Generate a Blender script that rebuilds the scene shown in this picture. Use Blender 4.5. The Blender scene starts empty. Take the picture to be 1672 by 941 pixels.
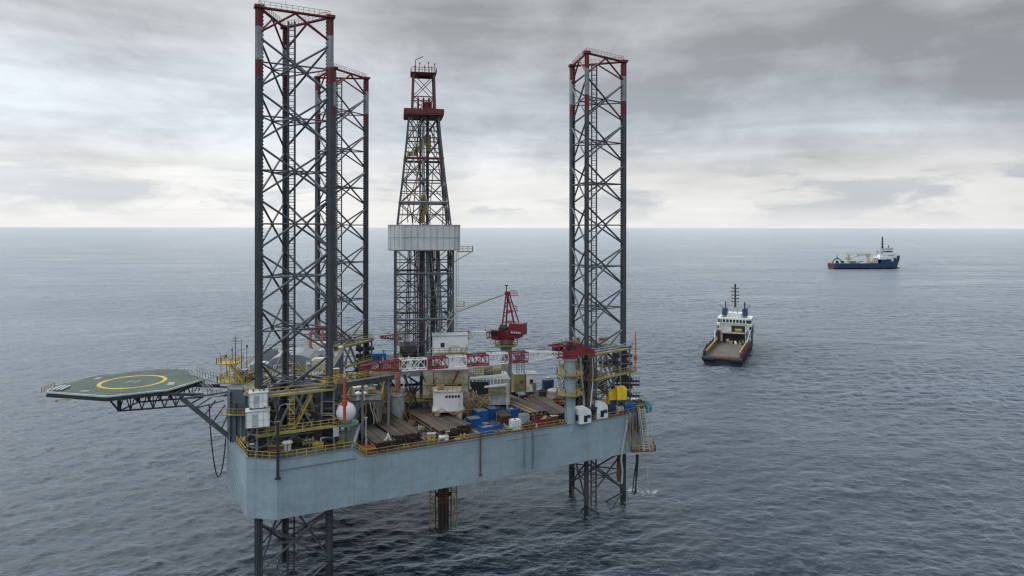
import bpy, math, random
import numpy as np
from mathutils import Vector, Matrix
R = math.radians
random.seed(7); rng = np.random.default_rng(11)
SC = bpy.context.scene; COL = SC.collection
F, HC, HOR = 1115.0, 62.0, 372.0          # focal length in photo pixels, camera height, horizon row

# ------------------------------------------------------------------ camera
cd = bpy.data.cameras.new('camera'); cam = bpy.data.objects.new('camera', cd); COL.objects.link(cam)
cam.location = (0, 0, HC); cam.rotation_euler = (Matrix.Rotation(R(90), 4, 'X') @ Matrix.Rotation(R(0.08), 4, 'Z')).to_euler()
cd.sensor_width = 36; cd.lens = F / 1672 * 36; cd.shift_y = -98.5 / 1672
cd.clip_start = 1; cd.clip_end = 400000
SC.camera = cam
# ------------------------------------------------------------------ exposure
SC.view_settings.view_transform = 'Standard'; SC.view_settings.look = 'None'
SC.view_settings.exposure = 0.42; SC.view_settings.gamma = 1
try: SC.view_settings.use_curve_mapping = False
except Exception: pass
SC.render.engine = 'CYCLES'
try:
    SC.cycles.use_denoising = True; SC.cycles.denoiser = 'OPENIMAGEDENOISE'
    SC.cycles.max_bounces = 5; SC.cycles.glossy_bounces = 3; SC.cycles.diffuse_bounces = 3
    SC.cycles.filter_width = 1.3
except Exception: pass
# ------------------------------------------------------------------ sky and sun
SUN_EL, SUN_AZ = 48.0, -55.0              # azimuth from +Y towards +X
world = bpy.data.worlds.new('World'); SC.world = world; world.use_nodes = True
nt = world.node_tree; nt.nodes.clear()
def N(t, typ, **k):
    n = t.nodes.new(typ)
    for a, b in k.items():
        if a.startswith('i_'): n.inputs[a[2:].replace('_', ' ')].default_value = b
        else: setattr(n, a, b)
    return n
def math_(t, op, a, b=None, c=None, clamp=False):
    n = t.nodes.new('ShaderNodeMath'); n.operation = op; n.use_clamp = clamp
    for i, v in enumerate((a, b, c)):
        if v is None: continue
        if isinstance(v, (int, float)): n.inputs[i].default_value = v
        else: t.links.new(v, n.inputs[i])
    return n.outputs[0]
def ramp(t, fac, stops, interp='EASE'):
    n = t.nodes.new('ShaderNodeValToRGB'); n.color_ramp.interpolation = interp
    el = n.color_ramp.elements
    while len(el) < len(stops): el.new(0.5)
    for e, (p, c) in zip(el, stops):
        e.position = p; e.color = (c, c, c, 1) if isinstance(c, (int, float)) else (*c, 1)
    if fac is not None: t.links.new(fac, n.inputs[0])
    return n.outputs[0]
def mixc(t, blend, fac, a, b):
    n = t.nodes.new('ShaderNodeMix'); n.data_type = 'RGBA'; n.blend_type = blend
    for i_, v in ((0, fac), (6, a), (7, b)):
        s = n.inputs[i_]
        if isinstance(v, (int, float)): s.default_value = v if i_ == 0 else (v, v, v, 1)
        elif isinstance(v, tuple): s.default_value = (*v, 1)
        else: t.links.new(v, s)
    return n.outputs[2]
def noise(t, vec, scale, detail=4, rough=.5, dist=0, out='Fac'):
    n = t.nodes.new('ShaderNodeTexNoise'); n.inputs['Scale'].default_value = scale; n.inputs['Detail'].default_value = detail
    n.inputs['Roughness'].default_value = rough; n.inputs['Distortion'].default_value = dist
    if vec is not None: t.links.new(vec, n.inputs['Vector'])
    return n.outputs[out]
tc = nt.nodes.new('ShaderNodeTexCoord'); sep = nt.nodes.new('ShaderNodeSeparateXYZ'); nt.links.new(tc.outputs['Generated'], sep.inputs[0])
dx, dy, dz = sep.outputs
zz = math_(nt, 'MAXIMUM', dz, 0.0)
den = math_(nt, 'ADD', zz, 0.055)
cmb = nt.nodes.new('ShaderNodeCombineXYZ')
nt.links.new(math_(nt, 'DIVIDE', dx, den), cmb.inputs[0]); nt.links.new(math_(nt, 'DIVIDE', dy, den), cmb.inputs[1])
cmb.inputs[2].default_value = 3.7
P = cmb.outputs[0]
mp = nt.nodes.new('ShaderNodeMapping'); nt.links.new(P, mp.inputs[0]); mp.inputs['Location'].default_value = (2.1, 0.6, 0); mp.inputs['Scale'].default_value = (1, 1.15, 1)
big = noise(nt, mp.outputs[0], 0.42, 6, .55, .5)
# billow layer just above the horizon, laid out by direction
cmb2 = nt.nodes.new('ShaderNodeCombineXYZ'); nt.links.new(dx, cmb2.inputs[0]); nt.links.new(dy, cmb2.inputs[1])
nt.links.new(math_(nt, 'MULTIPLY', dz, 4.2), cmb2.inputs[2])
low = noise(nt, cmb2.outputs[0], 5.4, 10, .6, .3)
cmb3 = nt.nodes.new('ShaderNodeCombineXYZ'); nt.links.new(dx, cmb3.inputs[0]); nt.links.new(dy, cmb3.inputs[1]); nt.links.new(math_(nt, 'MULTIPLY', dz, 2.0), cmb3.inputs[2])
mpb = N(nt, 'ShaderNodeMapping'); nt.links.new(cmb3.outputs[0], mpb.inputs[0]); mpb.inputs['Location'].default_value = (5.3, 1.7, 2.2)
mid = noise(nt, mpb.outputs[0], 3.6, 10, .6, .3)
streak = N(nt, 'ShaderNodeMapping'); nt.links.new(tc.outputs['Generated'], streak.inputs[0]); streak.inputs['Scale'].default_value = (1.6, 1.6, 14)
stk = noise(nt, streak.outputs[0], 2.4, 7, .55, .4)
base = ramp(nt, dz, [(0, (.66, .66, .66)), (.035, (.66, .655, .645)), (.08, (.61, .61, .605)), (.13, (.46, .49, .53)), (.20, (.40, .425, .455)), (.26, (.37, .382, .396)),
                     (.325, (.30, .312, .322)), (.365, (.85, .98, 1.12)), (.5, (1.0, 1.13, 1.27)), (.7, (.95, 1.05, 1.15)), (1, (.92, .97, 1.0))], 'LINEAR')
c1 = math_(nt, 'ADD', math_(nt, 'MULTIPLY', math_(nt, 'SUBTRACT', big, .5), 1.0), math_(nt, 'MULTIPLY', math_(nt, 'SUBTRACT', mid, .5), 1.55))
c1 = math_(nt, 'ADD', c1, math_(nt, 'MULTIPLY', math_(nt, 'SUBTRACT', stk, .5), .6))
wup = ramp(nt, dz, [(0, .15), (.06, .4), (.12, 1), (1, 1)], 'LINEAR')
c1 = math_(nt, 'MULTIPLY', c1, wup)
gain = math_(nt, 'ADD', math_(nt, 'MULTIPLY', c1, 1.05), 1.0)
gain = math_(nt, 'MINIMUM', math_(nt, 'MAXIMUM', gain, .74), 1.6)
col = mixc(nt, 'MULTIPLY', 1.0, base, gain)
# grey-blue billows low down
bm = math_(nt, 'MULTIPLY', ramp(nt, low, [(0, 0), (.46, 0), (.60, 1), (1, 1)]), ramp(nt, dz, [(0, 0), (.012, .25), (.035, .8), (.07, .65), (.10, .0), (1, 0)], 'LINEAR'))
col = mixc(nt, 'MIX', math_(nt, 'MULTIPLY', bm, .75), col, (.33, .37, .425))
# brighter towards the sun side (left), more leaden to the right
azf = math_(nt, 'MULTIPLY', dx, -1.0)
azg = math_(nt, 'ADD', 1.0, math_(nt, 'MULTIPLY', azf, ramp(nt, dz, [(0, .04), (.06, .30), (.18, .45), (.31, .30), (.37, .8), (.6, .55), (1, .2)], 'LINEAR')))
col = mixc(nt, 'MULTIPLY', 1.0, col, azg)
below = ramp(nt, math_(nt, 'ADD', math_(nt, 'MULTIPLY', dz, 20), .5), [(0, 0), (.45, 0), (.5, 1), (1, 1)], 'LINEAR')
col = mixc(nt, 'MIX', below, (.10, .13, .155), col)
sky = N(nt, 'ShaderNodeTexSky', sky_type='NISHITA', sun_disc=False, sun_elevation=R(SUN_EL), sun_rotation=R(SUN_AZ))
cl10 = mixc(nt, 'MULTIPLY', 1.0, col, 10.0)
tot = mixc(nt, 'MIX', .96, sky.outputs[0], cl10)
bg = nt.nodes.new('ShaderNodeBackground'); bg.inputs[1].default_value = .1; nt.links.new(tot, bg.inputs[0])
wo = nt.nodes.new('ShaderNodeOutputWorld'); nt.links.new(bg.outputs[0], wo.inputs[0])
sl = bpy.data.lights.new('sun', 'SUN'); sl.energy = 1.2; sl.angle = R(25); sl.color = (1, .96, .9)
so = bpy.data.objects.new('sun', sl); COL.objects.link(so)
sd = Vector((math.sin(R(SUN_AZ)) * math.cos(R(SUN_EL)), math.cos(R(SUN_AZ)) * math.cos(R(SUN_EL)), math.sin(R(SUN_EL))))
so.rotation_euler = sd.to_track_quat('Z', 'Y').to_euler(); so.location = (0, 0, 300)

# ------------------------------------------------------------------ coordinates
def at(x, y, Z):                       # a photo pixel on the plane of height Z
    Y = F * (HC - Z) / (y - HOR); return Vector(((x - 836) * Y / F, Y, Z))
def atY(x, y, Y): return Vector(((x - 836) * Y / F, Y, HC - (y - HOR) * Y / F))
OX, OY, AXA = -40.75, 144.25, R(7.58)
ux, uy = math.cos(AXA), math.sin(AXA)
def U(u, n, z=0.0): return Vector((OX + u * ux - n * uy, OY + u * uy + n * ux, z))
def toU(p): a, b = p[0] - OX, p[1] - OY; return (a * ux + b * uy, -a * uy + b * ux)
EDGE = R(27.8)                         # direction of the hull's near side
ZB, ZD, ZR = 13.7, 21.8, 23.6          # hull bottom, main deck, raised deck

# ------------------------------------------------------------------ mesh builder
class MB:
    def __init__(s): s.v = []; s.f = []; s.m = []; s.n = 0; s.cur = 0; s.T = None
    def add(s, vs, fs, m=None):
        if s.T is not None: vs = [s.T @ Vector(p) for p in vs]
        s.v.extend([tuple(p) for p in vs]); s.f.extend([tuple(i + s.n for i in f) for f in fs])
        s.m.extend([s.cur if m is None else m] * len(fs)); s.n += len(vs); return s
    def hexa(s, c, ax, ay, az, m=None):
        c, ax, ay, az = Vector(c), Vector(ax), Vector(ay), Vector(az)
        vs = [c + i * ax + j * ay + k * az for k in (-1, 1) for j in (-1, 1) for i in (-1, 1)]
        return s.add(vs, [(0, 2, 3, 1), (4, 5, 7, 6), (0, 1, 5, 4), (2, 6, 7, 3), (0, 4, 6, 2), (1, 3, 7, 5)], m)
    def box(s, c, size, rz=0.0, m=None):
        ca, sa = math.cos(rz), math.sin(rz); x, y, z = [a / 2 for a in size]
        return s.hexa(c, (ca * x, sa * x, 0), (-sa * y, ca * y, 0), (0, 0, z), m)
    def bbox(s, c, size, rz=0.0, m=None):  # centre of the base given
        return s.box((c[0], c[1], c[2] + size[2] / 2), size, rz, m)
    def bar(s, a, b, w, h=None, m=None):
        a, b = Vector(a), Vector(b); h = w if h is None else h; d = b - a; L = d.length
        if L < 1e-6: return s
        d.normalize(); up = Vector((0, 0, 1)) if abs(d.z) < .97 else Vector((1, 0, 0))
        x = d.cross(up).normalized(); y = x.cross(d).normalized()
        return s.hexa((a + b) / 2, x * w / 2, y * h / 2, d * L / 2, m)
    def tube(s, a, b, r, n=6, r2=None, cap=True, m=None):
        a, b = Vector(a), Vector(b); r2 = r if r2 is None else r2; d = b - a
        if d.length < 1e-6: return s
        d.normalize(); up = Vector((0, 0, 1)) if abs(d.z) < .97 else Vector((1, 0, 0))
        x = d.cross(up).normalized(); y = x.cross(d).normalized(); vs = []
        for c, rr in ((a, r), (b, r2)):
            for i in range(n): t = 2 * math.pi * i / n; vs.append(c + x * rr * math.cos(t) + y * rr * math.sin(t))
        fs = [(i, (i + 1) % n, n + (i + 1) % n, n + i) for i in range(n)]
        if cap: fs += [tuple(range(n - 1, -1, -1)), tuple(range(n, 2 * n))]
        return s.add(vs, fs, m)
    def path(s, pts, r, n=6, m=None):
        pts = [Vector(p) for p in pts]; vs = []; N_ = len(pts); px = None
        for k, p in enumerate(pts):
            d = (pts[min(k + 1, N_ - 1)] - pts[max(k - 1, 0)]).normalized()
            if px is None: up = Vector((0, 0, 1)) if abs(d.z) < .95 else Vector((1, 0, 0)); x = d.cross(up).normalized()
            else: x = (px - d * px.dot(d)).normalized()
            px = x; y = x.cross(d)
            for i in range(n): t = 2 * math.pi * i / n; vs.append(p + x * r * math.cos(t) + y * r * math.sin(t))
        fs = [(k * n + i, k * n + (i + 1) % n, (k + 1) * n + (i + 1) % n, (k + 1) * n + i) for k in range(N_ - 1) for i in range(n)]
        fs += [tuple(range(n - 1, -1, -1)), tuple(range((N_ - 1) * n, N_ * n))]
        return s.add(vs, fs, m)
    def prism(s, poly, z0, z1, m=None, mtop=None):
        n = len(poly); vs = [(p[0], p[1], z0) for p in poly] + [(p[0], p[1], z1) for p in poly]
        s.add(vs, [(i, (i + 1) % n, n + (i + 1) % n, n + i) for i in range(n)] + [tuple(range(n - 1, -1, -1))], m)
        return s.add([(p[0], p[1], z1) for p in poly], [tuple(range(n))], m if mtop is None else mtop)
    def lathe(s, c, prof, n=16, m=None):   # profile of (radius, z)
        vs = [(c[0] + r * math.cos(2 * math.pi * i / n), c[1] + r * math.sin(2 * math.pi * i / n), c[2] + z) for r, z in prof for i in range(n)]
        k = len(prof); fs = [(j * n + i, j * n + (i + 1) % n, (j + 1) * n + (i + 1) % n, (j + 1) * n + i) for j in range(k - 1) for i in range(n)]
        fs += [tuple(range(n - 1, -1, -1)), tuple(range((k - 1) * n, k * n))]
        return s.add(vs, fs, m)
    def rail(s, pts, h=1.1, sp=1.6, r=.045, mid=True, m=None):
        for a, b in zip(pts[:-1], pts[1:]):
            a, b = Vector(a), Vector(b); L = (b - a).length; k = max(1, round(L / sp)); up = Vector((0, 0, 1))
            s.bar(a + up * h, b + up * h, 2 * r, m=m)
            if mid: s.bar(a + up * h * .52, b + up * h * .52, 1.6 * r, m=m)
            for i in range(k + 1): p = a.lerp(b, i / k); s.bar(p, p + up * h, 2 * r, m=m)
        return s
    def ladder(s, a, b, w=.6, step=.6, side=(1, 0, 0), r=.05):
        a, b, sd_ = Vector(a), Vector(b), Vector(side).normalized() * w / 2
        s.bar(a - sd_, b - sd_, r * 2); s.bar(a + sd_, b + sd_, r * 2); k = int((b - a).length / step)
        for i in range(1, k): p = a.lerp(b, i / k); s.bar(p - sd_, p + sd_, r * 1.3)
        return s
    def stairs(s, a, b, w=.9, side=(0, 1, 0)):
        a, b = Vector(a), Vector(b); sd_ = Vector(side).normalized() * w / 2
        for q in (-1, 1): s.bar(a + sd_ * q, b + sd_ * q, .08, .25); s.rail([a + sd_ * q, b + sd_ * q], 1.0, 1.5, .035, False)
        k = max(2, int(abs(b.z - a.z) / .28))
        for i in range(k + 1): p = a.lerp(b, i / k); s.bar(p - sd_, p + sd_, .25, .05)
        return s
    def build(s, name, mats, parent=None, world=True, smooth=False):
        if not isinstance(mats, (list, tuple)): mats = [mats]
        me = bpy.data.meshes.new(name); vs = s.v
        o = bpy.data.objects.new(name, me); COL.objects.link(o)
        if parent is not None:
            o.parent = parent
            if world:
                root = parent; M = Matrix.Identity(4); chain = []
                while root is not None: chain.append(root); root = root.parent
                for c in reversed(chain): M = M @ (Matrix.Translation(c.location) @ Matrix.Rotation(c.rotation_euler.z, 4, 'Z'))
                Mi = M.inverted(); vs = [tuple(Mi @ Vector(p)) for p in vs]
        else:
            b = Vector((sum(p[0] for p in vs) / len(vs), sum(p[1] for p in vs) / len(vs), min(p[2] for p in vs)))
            vs = [(p[0] - b.x, p[1] - b.y, p[2] - b.z) for p in vs]; o.location = b
        me.from_pydata(vs, [], s.f)
        for m in mats: me.materials.append(m)
        me.polygons.foreach_set('material_index', s.m)
        if smooth: me.shade_smooth() if hasattr(me, 'shade_smooth') else me.polygons.foreach_set('use_smooth', [True] * len(me.polygons))
        me.update(); return o
def tag(o, label=None, cat=None, group=None, kind=None):
    if label: o['label'] = label
    if cat: o['category'] = cat
    if group: o['group'] = group
    if kind: o['kind'] = kind
    return o
def thing(name, label, cat, loc, rz=0.0, group=None):
    o = bpy.data.objects.new(name, None); COL.objects.link(o); o.empty_display_size = .5
    o.location = loc; o.rotation_euler = (0, 0, rz); return tag(o, label, cat, group)
def copy_tree(o, parent=None):
    c = o.copy(); COL.objects.link(c); c.parent = parent
    for ch in list(o.children): copy_tree(ch, c)
    return c

# ------------------------------------------------------------------ materials
def paint(name, c, rust=.25, rough=.55, metal=0.0, dirt=.35, scale=1.0, streaks=True, bump=.15, rustc=(.16, .075, .035)):
    m = bpy.data.materials.new(name); m.use_nodes = True; t = m.node_tree; b = t.nodes['Principled BSDF']
    g = t.nodes.new('ShaderNodeNewGeometry'); pos = g.outputs['Position']
    n1 = noise(t, pos, .35 * scale, 6, .6); n2 = noise(t, pos, 2.6 * scale, 5, .65)
    d = ramp(t, n1, [(.3, 1 - dirt), (.7, 1 + dirt * .25)], 'LINEAR')
    cc = mixc(t, 'MULTIPLY', 1.0, tuple(c), d)
    d2 = ramp(t, n2, [(.25, 1 - dirt * .5), (.65, 1.05)], 'LINEAR'); cc = mixc(t, 'MULTIPLY', 1.0, cc, d2)
    if rust > 0:
        mpp = N(t, 'ShaderNodeMapping'); t.links.new(pos, mpp.inputs[0]); mpp.inputs['Scale'].default_value = (1.4, 1.4, .16 if streaks else 1.4)
        rn = noise(t, mpp.outputs[0], 1.5 * scale, 8, .68)
        lo = .72 - rust * .42
        rf = ramp(t, rn, [(lo, 0), (min(lo + .14, .99), 1)], 'LINEAR')
        cc = mixc(t, 'MIX', math_(t, 'MULTIPLY', rf, .85), cc, rustc)
    t.links.new(cc, b.inputs['Base Color']); b.inputs['Metallic'].default_value = metal
    t.links.new(ramp(t, n2, [(0, max(rough - .15, .05)), (1, min(rough + .2, 1))], 'LINEAR'), b.inputs['Roughness'])
    if bump:
        bp = N(t, 'ShaderNodeBump'); bp.inputs['Strength'].default_value = bump; bp.inputs['Distance'].default_value = .05
        t.links.new(n2, bp.inputs['Height']); t.links.new(bp.outputs[0], b.inputs['Normal'])
    return m
M = dict(
 steel=paint('dark_steel', (.058, .07, .082), .42, .5), brace=paint('brace_steel', (.088, .10, .112), .38, .5), dark=paint('near_black_steel', (.03, .033, .036), .25, .6),
 red=paint('red_paint', (.22, .02, .028), .3, .55), ared=paint('weathered_red', (.15, .02, .026), .45, .6), awhite=paint('weathered_white', (.30, .32, .335), .42, .6), redo=paint('orange_red_paint', (.50, .07, .02), .1, .5), pink=paint('faded_red_paint', (.42, .14, .14), .15, .6),
 white=paint('white_paint', (.74, .75, .74), .12, .5, dirt=.2), cream=paint('cream_paint', (.58, .54, .43), .45, .6, dirt=.45, rustc=(.22, .13, .06)), lgrey=paint('light_grey_paint', (.42, .45, .46), .2, .55),
 grey=paint('grey_paint', (.20, .225, .24), .2, .6), yellow=paint('yellow_paint', (.50, .36, .06), .5, .6), dyel=paint('dull_yellow_paint', (.36, .29, .09), .38, .6),
 blue=paint('blue_paint', (.015, .11, .34), .1, .5), dblue=paint('navy_paint', (.02, .055, .12), .2, .5), teal=paint('teal_paint', (.015, .15, .17), .15, .6),
 cyan=paint('cyan_net', (.03, .24, .30), .05, .7), green=paint('green_grey_paint', (.11, .22, .17), .2, .6), rust=paint('rusty_steel', (.12, .066, .042), .5, .8),
 pipe=paint('drill_pipe_steel', (.12, .10, .082), .2, .6, .3, streaks=False), pipeb=paint('old_pipe_steel', (.06, .052, .047), .2, .6, .3, streaks=False), hollow_shade=paint('hollow_shade_black', (.012, .012, .012), 0, .8),  # the near-black paints the shade inside pipe ends and openings
 rubber=paint('black_rubber', (.018, .018, .02), 0, .7), tan=paint('tan_hose', (.42, .28, .15), .2, .7), byel=paint('bright_yellow', (.78, .52, .02), .12, .5), wood=paint('deck_timber', (.10, .088, .068), .25, .8, streaks=False),
 orange=paint('orange_paint', (.55, .17, .03), .15, .5), rope=paint('rope', (.55, .5, .38), 0, .9), glass=paint('dark_glass', (.02, .03, .04), 0, .12, dirt=.1, bump=0),
 deck=paint('deck_plate', (.11, .08, .064), .45, .75, dirt=.5, streaks=False, scale=1.3), rdeck=paint('raised_deck_plate', (.085, .095, .095), .4, .75, dirt=.5, streaks=False),
 maroon=paint('maroon_hull', (.085, .018, .02), .3, .65), navy=paint('dark_navy_hull', (.012, .022, .045), .2, .5), shade=paint('slate_blue_wall', (.085, .12, .145), .35, .6), conduct=paint('ochre_conductor', (.13, .075, .022), .7, .75, dirt=.6), wire=paint('steel_wire', (.06, .06, .06), 0, .5),
)
def hull_mat():
    m = paint('hull_blue_grey', (.285, .37, .41), .10, .5, dirt=.22, scale=.35, bump=.05, rustc=(.20, .19, .17)); t = m.node_tree; b = t.nodes['Principled BSDF']
    # welded plating: seam lines along and down the side, world-fixed
    g = t.nodes.new('ShaderNodeNewGeometry'); mp_ = N(t, 'ShaderNodeMapping'); mp_.inputs['Rotation'].default_value = (0, 0, -EDGE); t.links.new(g.outputs['Position'], mp_.inputs[0])
    sx = N(t, 'ShaderNodeSeparateXYZ'); t.links.new(mp_.outputs[0], sx.inputs[0])
    def seam(v, period, w):
        fr = math_(t, 'FRACT', math_(t, 'DIVIDE', v, period)); return math_(t, 'LESS_THAN', math_(t, 'ABSOLUTE', math_(t, 'SUBTRACT', fr, .5)), w / period / 2)
    s1 = math_(t, 'MAXIMUM', seam(sx.outputs[0], 6.1, .07), seam(sx.outputs[2], 2.02, .06))
    src = b.inputs['Base Color'].links[0].from_socket
    ms = N(t, 'ShaderNodeMapping'); t.links.new(g.outputs['Position'], ms.inputs[0]); ms.inputs['Scale'].default_value = (1.1, 1.1, .035)
    sn = noise(t, ms.outputs[0], 1.6, 8, .7); src = mixc(t, 'MULTIPLY', 1.0, src, ramp(t, sn, [(.34, .92), (.52, 1.0), (.75, 1.03)], 'LINEAR'))
    # plate-to-plate tone
    cell = N(t, 'ShaderNodeTexWhiteNoise', noise_dimensions='2D'); cx = N(t, 'ShaderNodeCombineXYZ')
    t.links.new(math_(t, 'FLOOR', math_(t, 'ADD', math_(t, 'DIVIDE', sx.outputs[0], 6.1), .5)), cx.inputs[0]); t.links.new(math_(t, 'FLOOR', math_(t, 'ADD', math_(t, 'DIVIDE', sx.outputs[2], 2.02), .5)), cx.inputs[1])
    t.links.new(cx.outputs[0], cell.inputs['Vector'])
    k = math_(t, 'ADD', .955, math_(t, 'MULTIPLY', cell.outputs[0], .07)); c2 = mixc(t, 'MULTIPLY', 1.0, src, k)
    c3 = mixc(t, 'MULTIPLY', math_(t, 'MULTIPLY', s1, .28), c2, (.55, .58, .6)); t.links.new(c3, b.inputs['Base Color']); return m
M['hull'] = hull_mat()
def heli_mat():
    m = paint('helideck_green', (.034, .074, .050), .5, .8, dirt=.55, scale=1.0, streaks=False, rustc=(.12, .10, .085)); return m
M['heli'] = heli_mat()
def ww_mat():                                    # ribbed wind wall cladding
    m = paint('wind_wall_cladding', (.60, .62, .61), .08, .5, dirt=.15); return m
M['ww'] = ww_mat()

# ------------------------------------------------------------------ sea
def sea():
    def tile(Nn, L, Hs, wind, wlo, whi, spread, seed):
        g = np.random.default_rng(seed); k = np.fft.fftfreq(Nn, L / Nn) * 2 * np.pi
        KX, KY = np.meshgrid(k, k, indexing='ij'); K = np.hypot(KX, KY); K[0, 0] = 1
        kp = 2 * np.pi / whi * 1.0; D = np.maximum((KX * np.cos(wind) + KY * np.sin(wind)) / K, 0) ** spread + .06
        S = np.exp(-1.25 * (kp / K) ** 2) / K ** 4 * D; S[(K > 2 * np.pi / wlo)] = 0; S[0, 0] = 0
        h = np.fft.ifft2(np.sqrt(S) * (g.normal(size=K.shape) + 1j * g.normal(size=K.shape))).real
        return h * (Hs / 4 / h.std())
    t1 = tile(768, 230., 0.52, R(-62), .7, 9.5, 2, 1); t2 = tile(512, 613., 0.42, R(-35), 3.0, 38, 4, 2)
    def samp(t, L, X, Y):
        n = t.shape[0]; a = X / L * n; b = Y / L * n; i = np.floor(a).astype(int); j = np.floor(b).astype(int); fa = a - i; fb = b - j
        i0, j0, i1, j1 = i % n, j % n, (i + 1) % n, (j + 1) % n
        return t[i0, j0] * (1 - fa) * (1 - fb) + t[i1, j0] * fa * (1 - fb) + t[i0, j1] * (1 - fa) * fb + t[i1, j1] * fa * fb
    rr = [3., 20., 45., 70.]; r = 84.
    while r < 150000: rr.append(r); r += max(.30, r * .0026) if r < 1500 else (r * .004 if r < 6000 else r * .03)
    rr = np.array(rr); th = np.concatenate([np.linspace(-180, -56, 40)[:-1], np.linspace(-56, -42, 60)[:-1], np.linspace(-42, 42, 980)[:-1], np.linspace(42, 56, 60)[:-1], np.linspace(56, 180, 40)[:-1]])
    th = np.radians(th); RR, TH = np.meshgrid(rr, th, indexing='ij'); X = RR * np.sin(TH); Y = RR * np.cos(TH)
    ca, sa = math.cos(.5), math.sin(.5)
    f1 = np.clip(1 - (RR - 400) / 900, 0, 1); f2 = np.clip(1 - (RR - 1200) / 4500, 0, 1)
    Zz = samp(t1, 230., X, Y) * f1 * (.75 + .25 * np.sin(X * .013 + Y * .021)) + samp(t2, 613., X * ca - Y * sa, X * sa + Y * ca) * f2
    n, m = X.shape; co = np.stack([X, Y, Zz], -1).reshape(-1, 3).astype(np.float32)
    idx = np.arange(n * m).reshape(n, m); nx = np.roll(idx, -1, axis=1)
    q = np.stack([idx[:-1], nx[:-1], nx[1:], idx[1:]], -1).reshape(-1, 4)[:, ::-1]
    me = bpy.data.meshes.new('sea'); me.vertices.add(len(co)); me.vertices.foreach_set('co', co.ravel())
    me.loops.add(q.size); me.loops.foreach_set('vertex_index', q.ravel().astype(np.int32)); me.polygons.add(len(q))
    me.polygons.foreach_set('loop_start', np.arange(0, q.size, 4, dtype=np.int32)); me.polygons.foreach_set('loop_total', np.full(len(q), 4, dtype=np.int32))
    me.polygons.foreach_set('use_smooth', np.ones(len(q), dtype=bool)); me.update(calc_edges=True)
    o = bpy.data.objects.new('sea', me); COL.objects.link(o); tag(o, 'dark blue rippled sea under an overcast sky', 'sea', kind='structure')
    mt = bpy.data.materials.new('sea_water'); mt.use_nodes = True; t = mt.node_tree; b = t.nodes['Principled BSDF']
    b.inputs['Base Color'].default_value = (.0015, .010, .021, 1); b.inputs['IOR'].default_value = 1.33; b.inputs['Sheen Weight'].default_value = 1.0; b.inputs['Sheen Roughness'].default_value = .235; b.inputs['Sheen Tint'].default_value = (.80, .90, 1, 1); b.inputs['Specular Tint'].default_value = (.80, .91, 1, 1); b.inputs['Roughness'].default_value = .10  # sheen lobe added to stand in for silvery sky reflection far out
    g = t.nodes.new('ShaderNodeNewGeometry'); pos = g.outputs['Position']
    mpp = N(t, 'ShaderNodeMapping'); t.links.new(pos, mpp.inputs[0]); mpp.inputs['Rotation'].default_value = (0, 0, R(28)); mpp.inputs['Scale'].default_value = (.55, 1, 1)
    n1 = noise(t, mpp.outputs[0], .8, 9, .66, .6); n2 = noise(t, mpp.outputs[0], .06, 4, .55, .3)
    mpq = N(t, 'ShaderNodeMapping'); t.links.new(pos, mpq.inputs[0]); mpq.inputs['Rotation'].default_value = (0, 0, R(-8)); mpq.inputs['Scale'].default_value = (.0035, .013, 1)
    slick = noise(t, mpq.outputs[0], 1.0, 6, .6, .7)
    st = ramp(t, slick, [(.34, .30), (.62, 1.1)], 'LINEAR')
    hgt = math_(t, 'ADD', math_(t, 'MULTIPLY', math_(t, 'MULTIPLY', n1, st), .5), math_(t, 'MULTIPLY', n2, .55))
    bp = N(t, 'ShaderNodeBump'); bp.inputs['Strength'].default_value = 1.0; bp.inputs['Distance'].default_value = 1.0; t.links.new(hgt, bp.inputs['Height'])
    t.links.new(bp.outputs[0], b.inputs['Normal']); me.materials.append(mt)
sea()
#SEA_END

# ------------------------------------------------------------------ haze-free air: nothing to build
HULL = [(-2.2, -31.5), (64.5, -6.9), (70.2, -2.6), (70.2, 2.6), (64.5, 6.9), (-2.2, 31.5), (-7.4, 29.9), (-14.6, 14.6), (-14.6, -14.6), (-7.4, -29.9)]
def inset(poly, d):
    out = []; n = len(poly)
    for i in range(n):
        p0, p1, p2 = Vector(poly[i - 1]), Vector(poly[i]), Vector(poly[(i + 1) % n]); a = (p1 - p0).normalized(); b = (p2 - p1).normalized()
        na, nb = Vector((-a.y, a.x)), Vector((-b.y, b.x)); k = (na + nb).normalized(); out.append(tuple(p1 + k * (d / max(k.dot(na), .3))))
    return out
UR = 9.7
def edge_n(u): return -31.5 + (u + 2.2) * (24.6 / 66.7)
NE = lambda u, inn=0.0, z=0.0: U(u, edge_n(u) + inn * 1.066, z)     # a point `inn` metres inside the near side
hull = thing('jackup_hull', 'blue grey triangular steel hull of the drilling rig raised on three lattice legs', 'rig hull', U(20, 0, ZB))
mb = MB()
wp = [tuple(U(u, n)[:2]) for u, n in HULL]; mb.prism(wp, ZB, ZD); mb.build('side_shell', M['hull'], hull)
mb = MB(); mb.prism([tuple(U(u, n)[:2]) for u, n in inset(HULL, .35)], ZD + .004, ZD + .03); mb.build('main_deck', M['deck'], hull)
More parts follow.
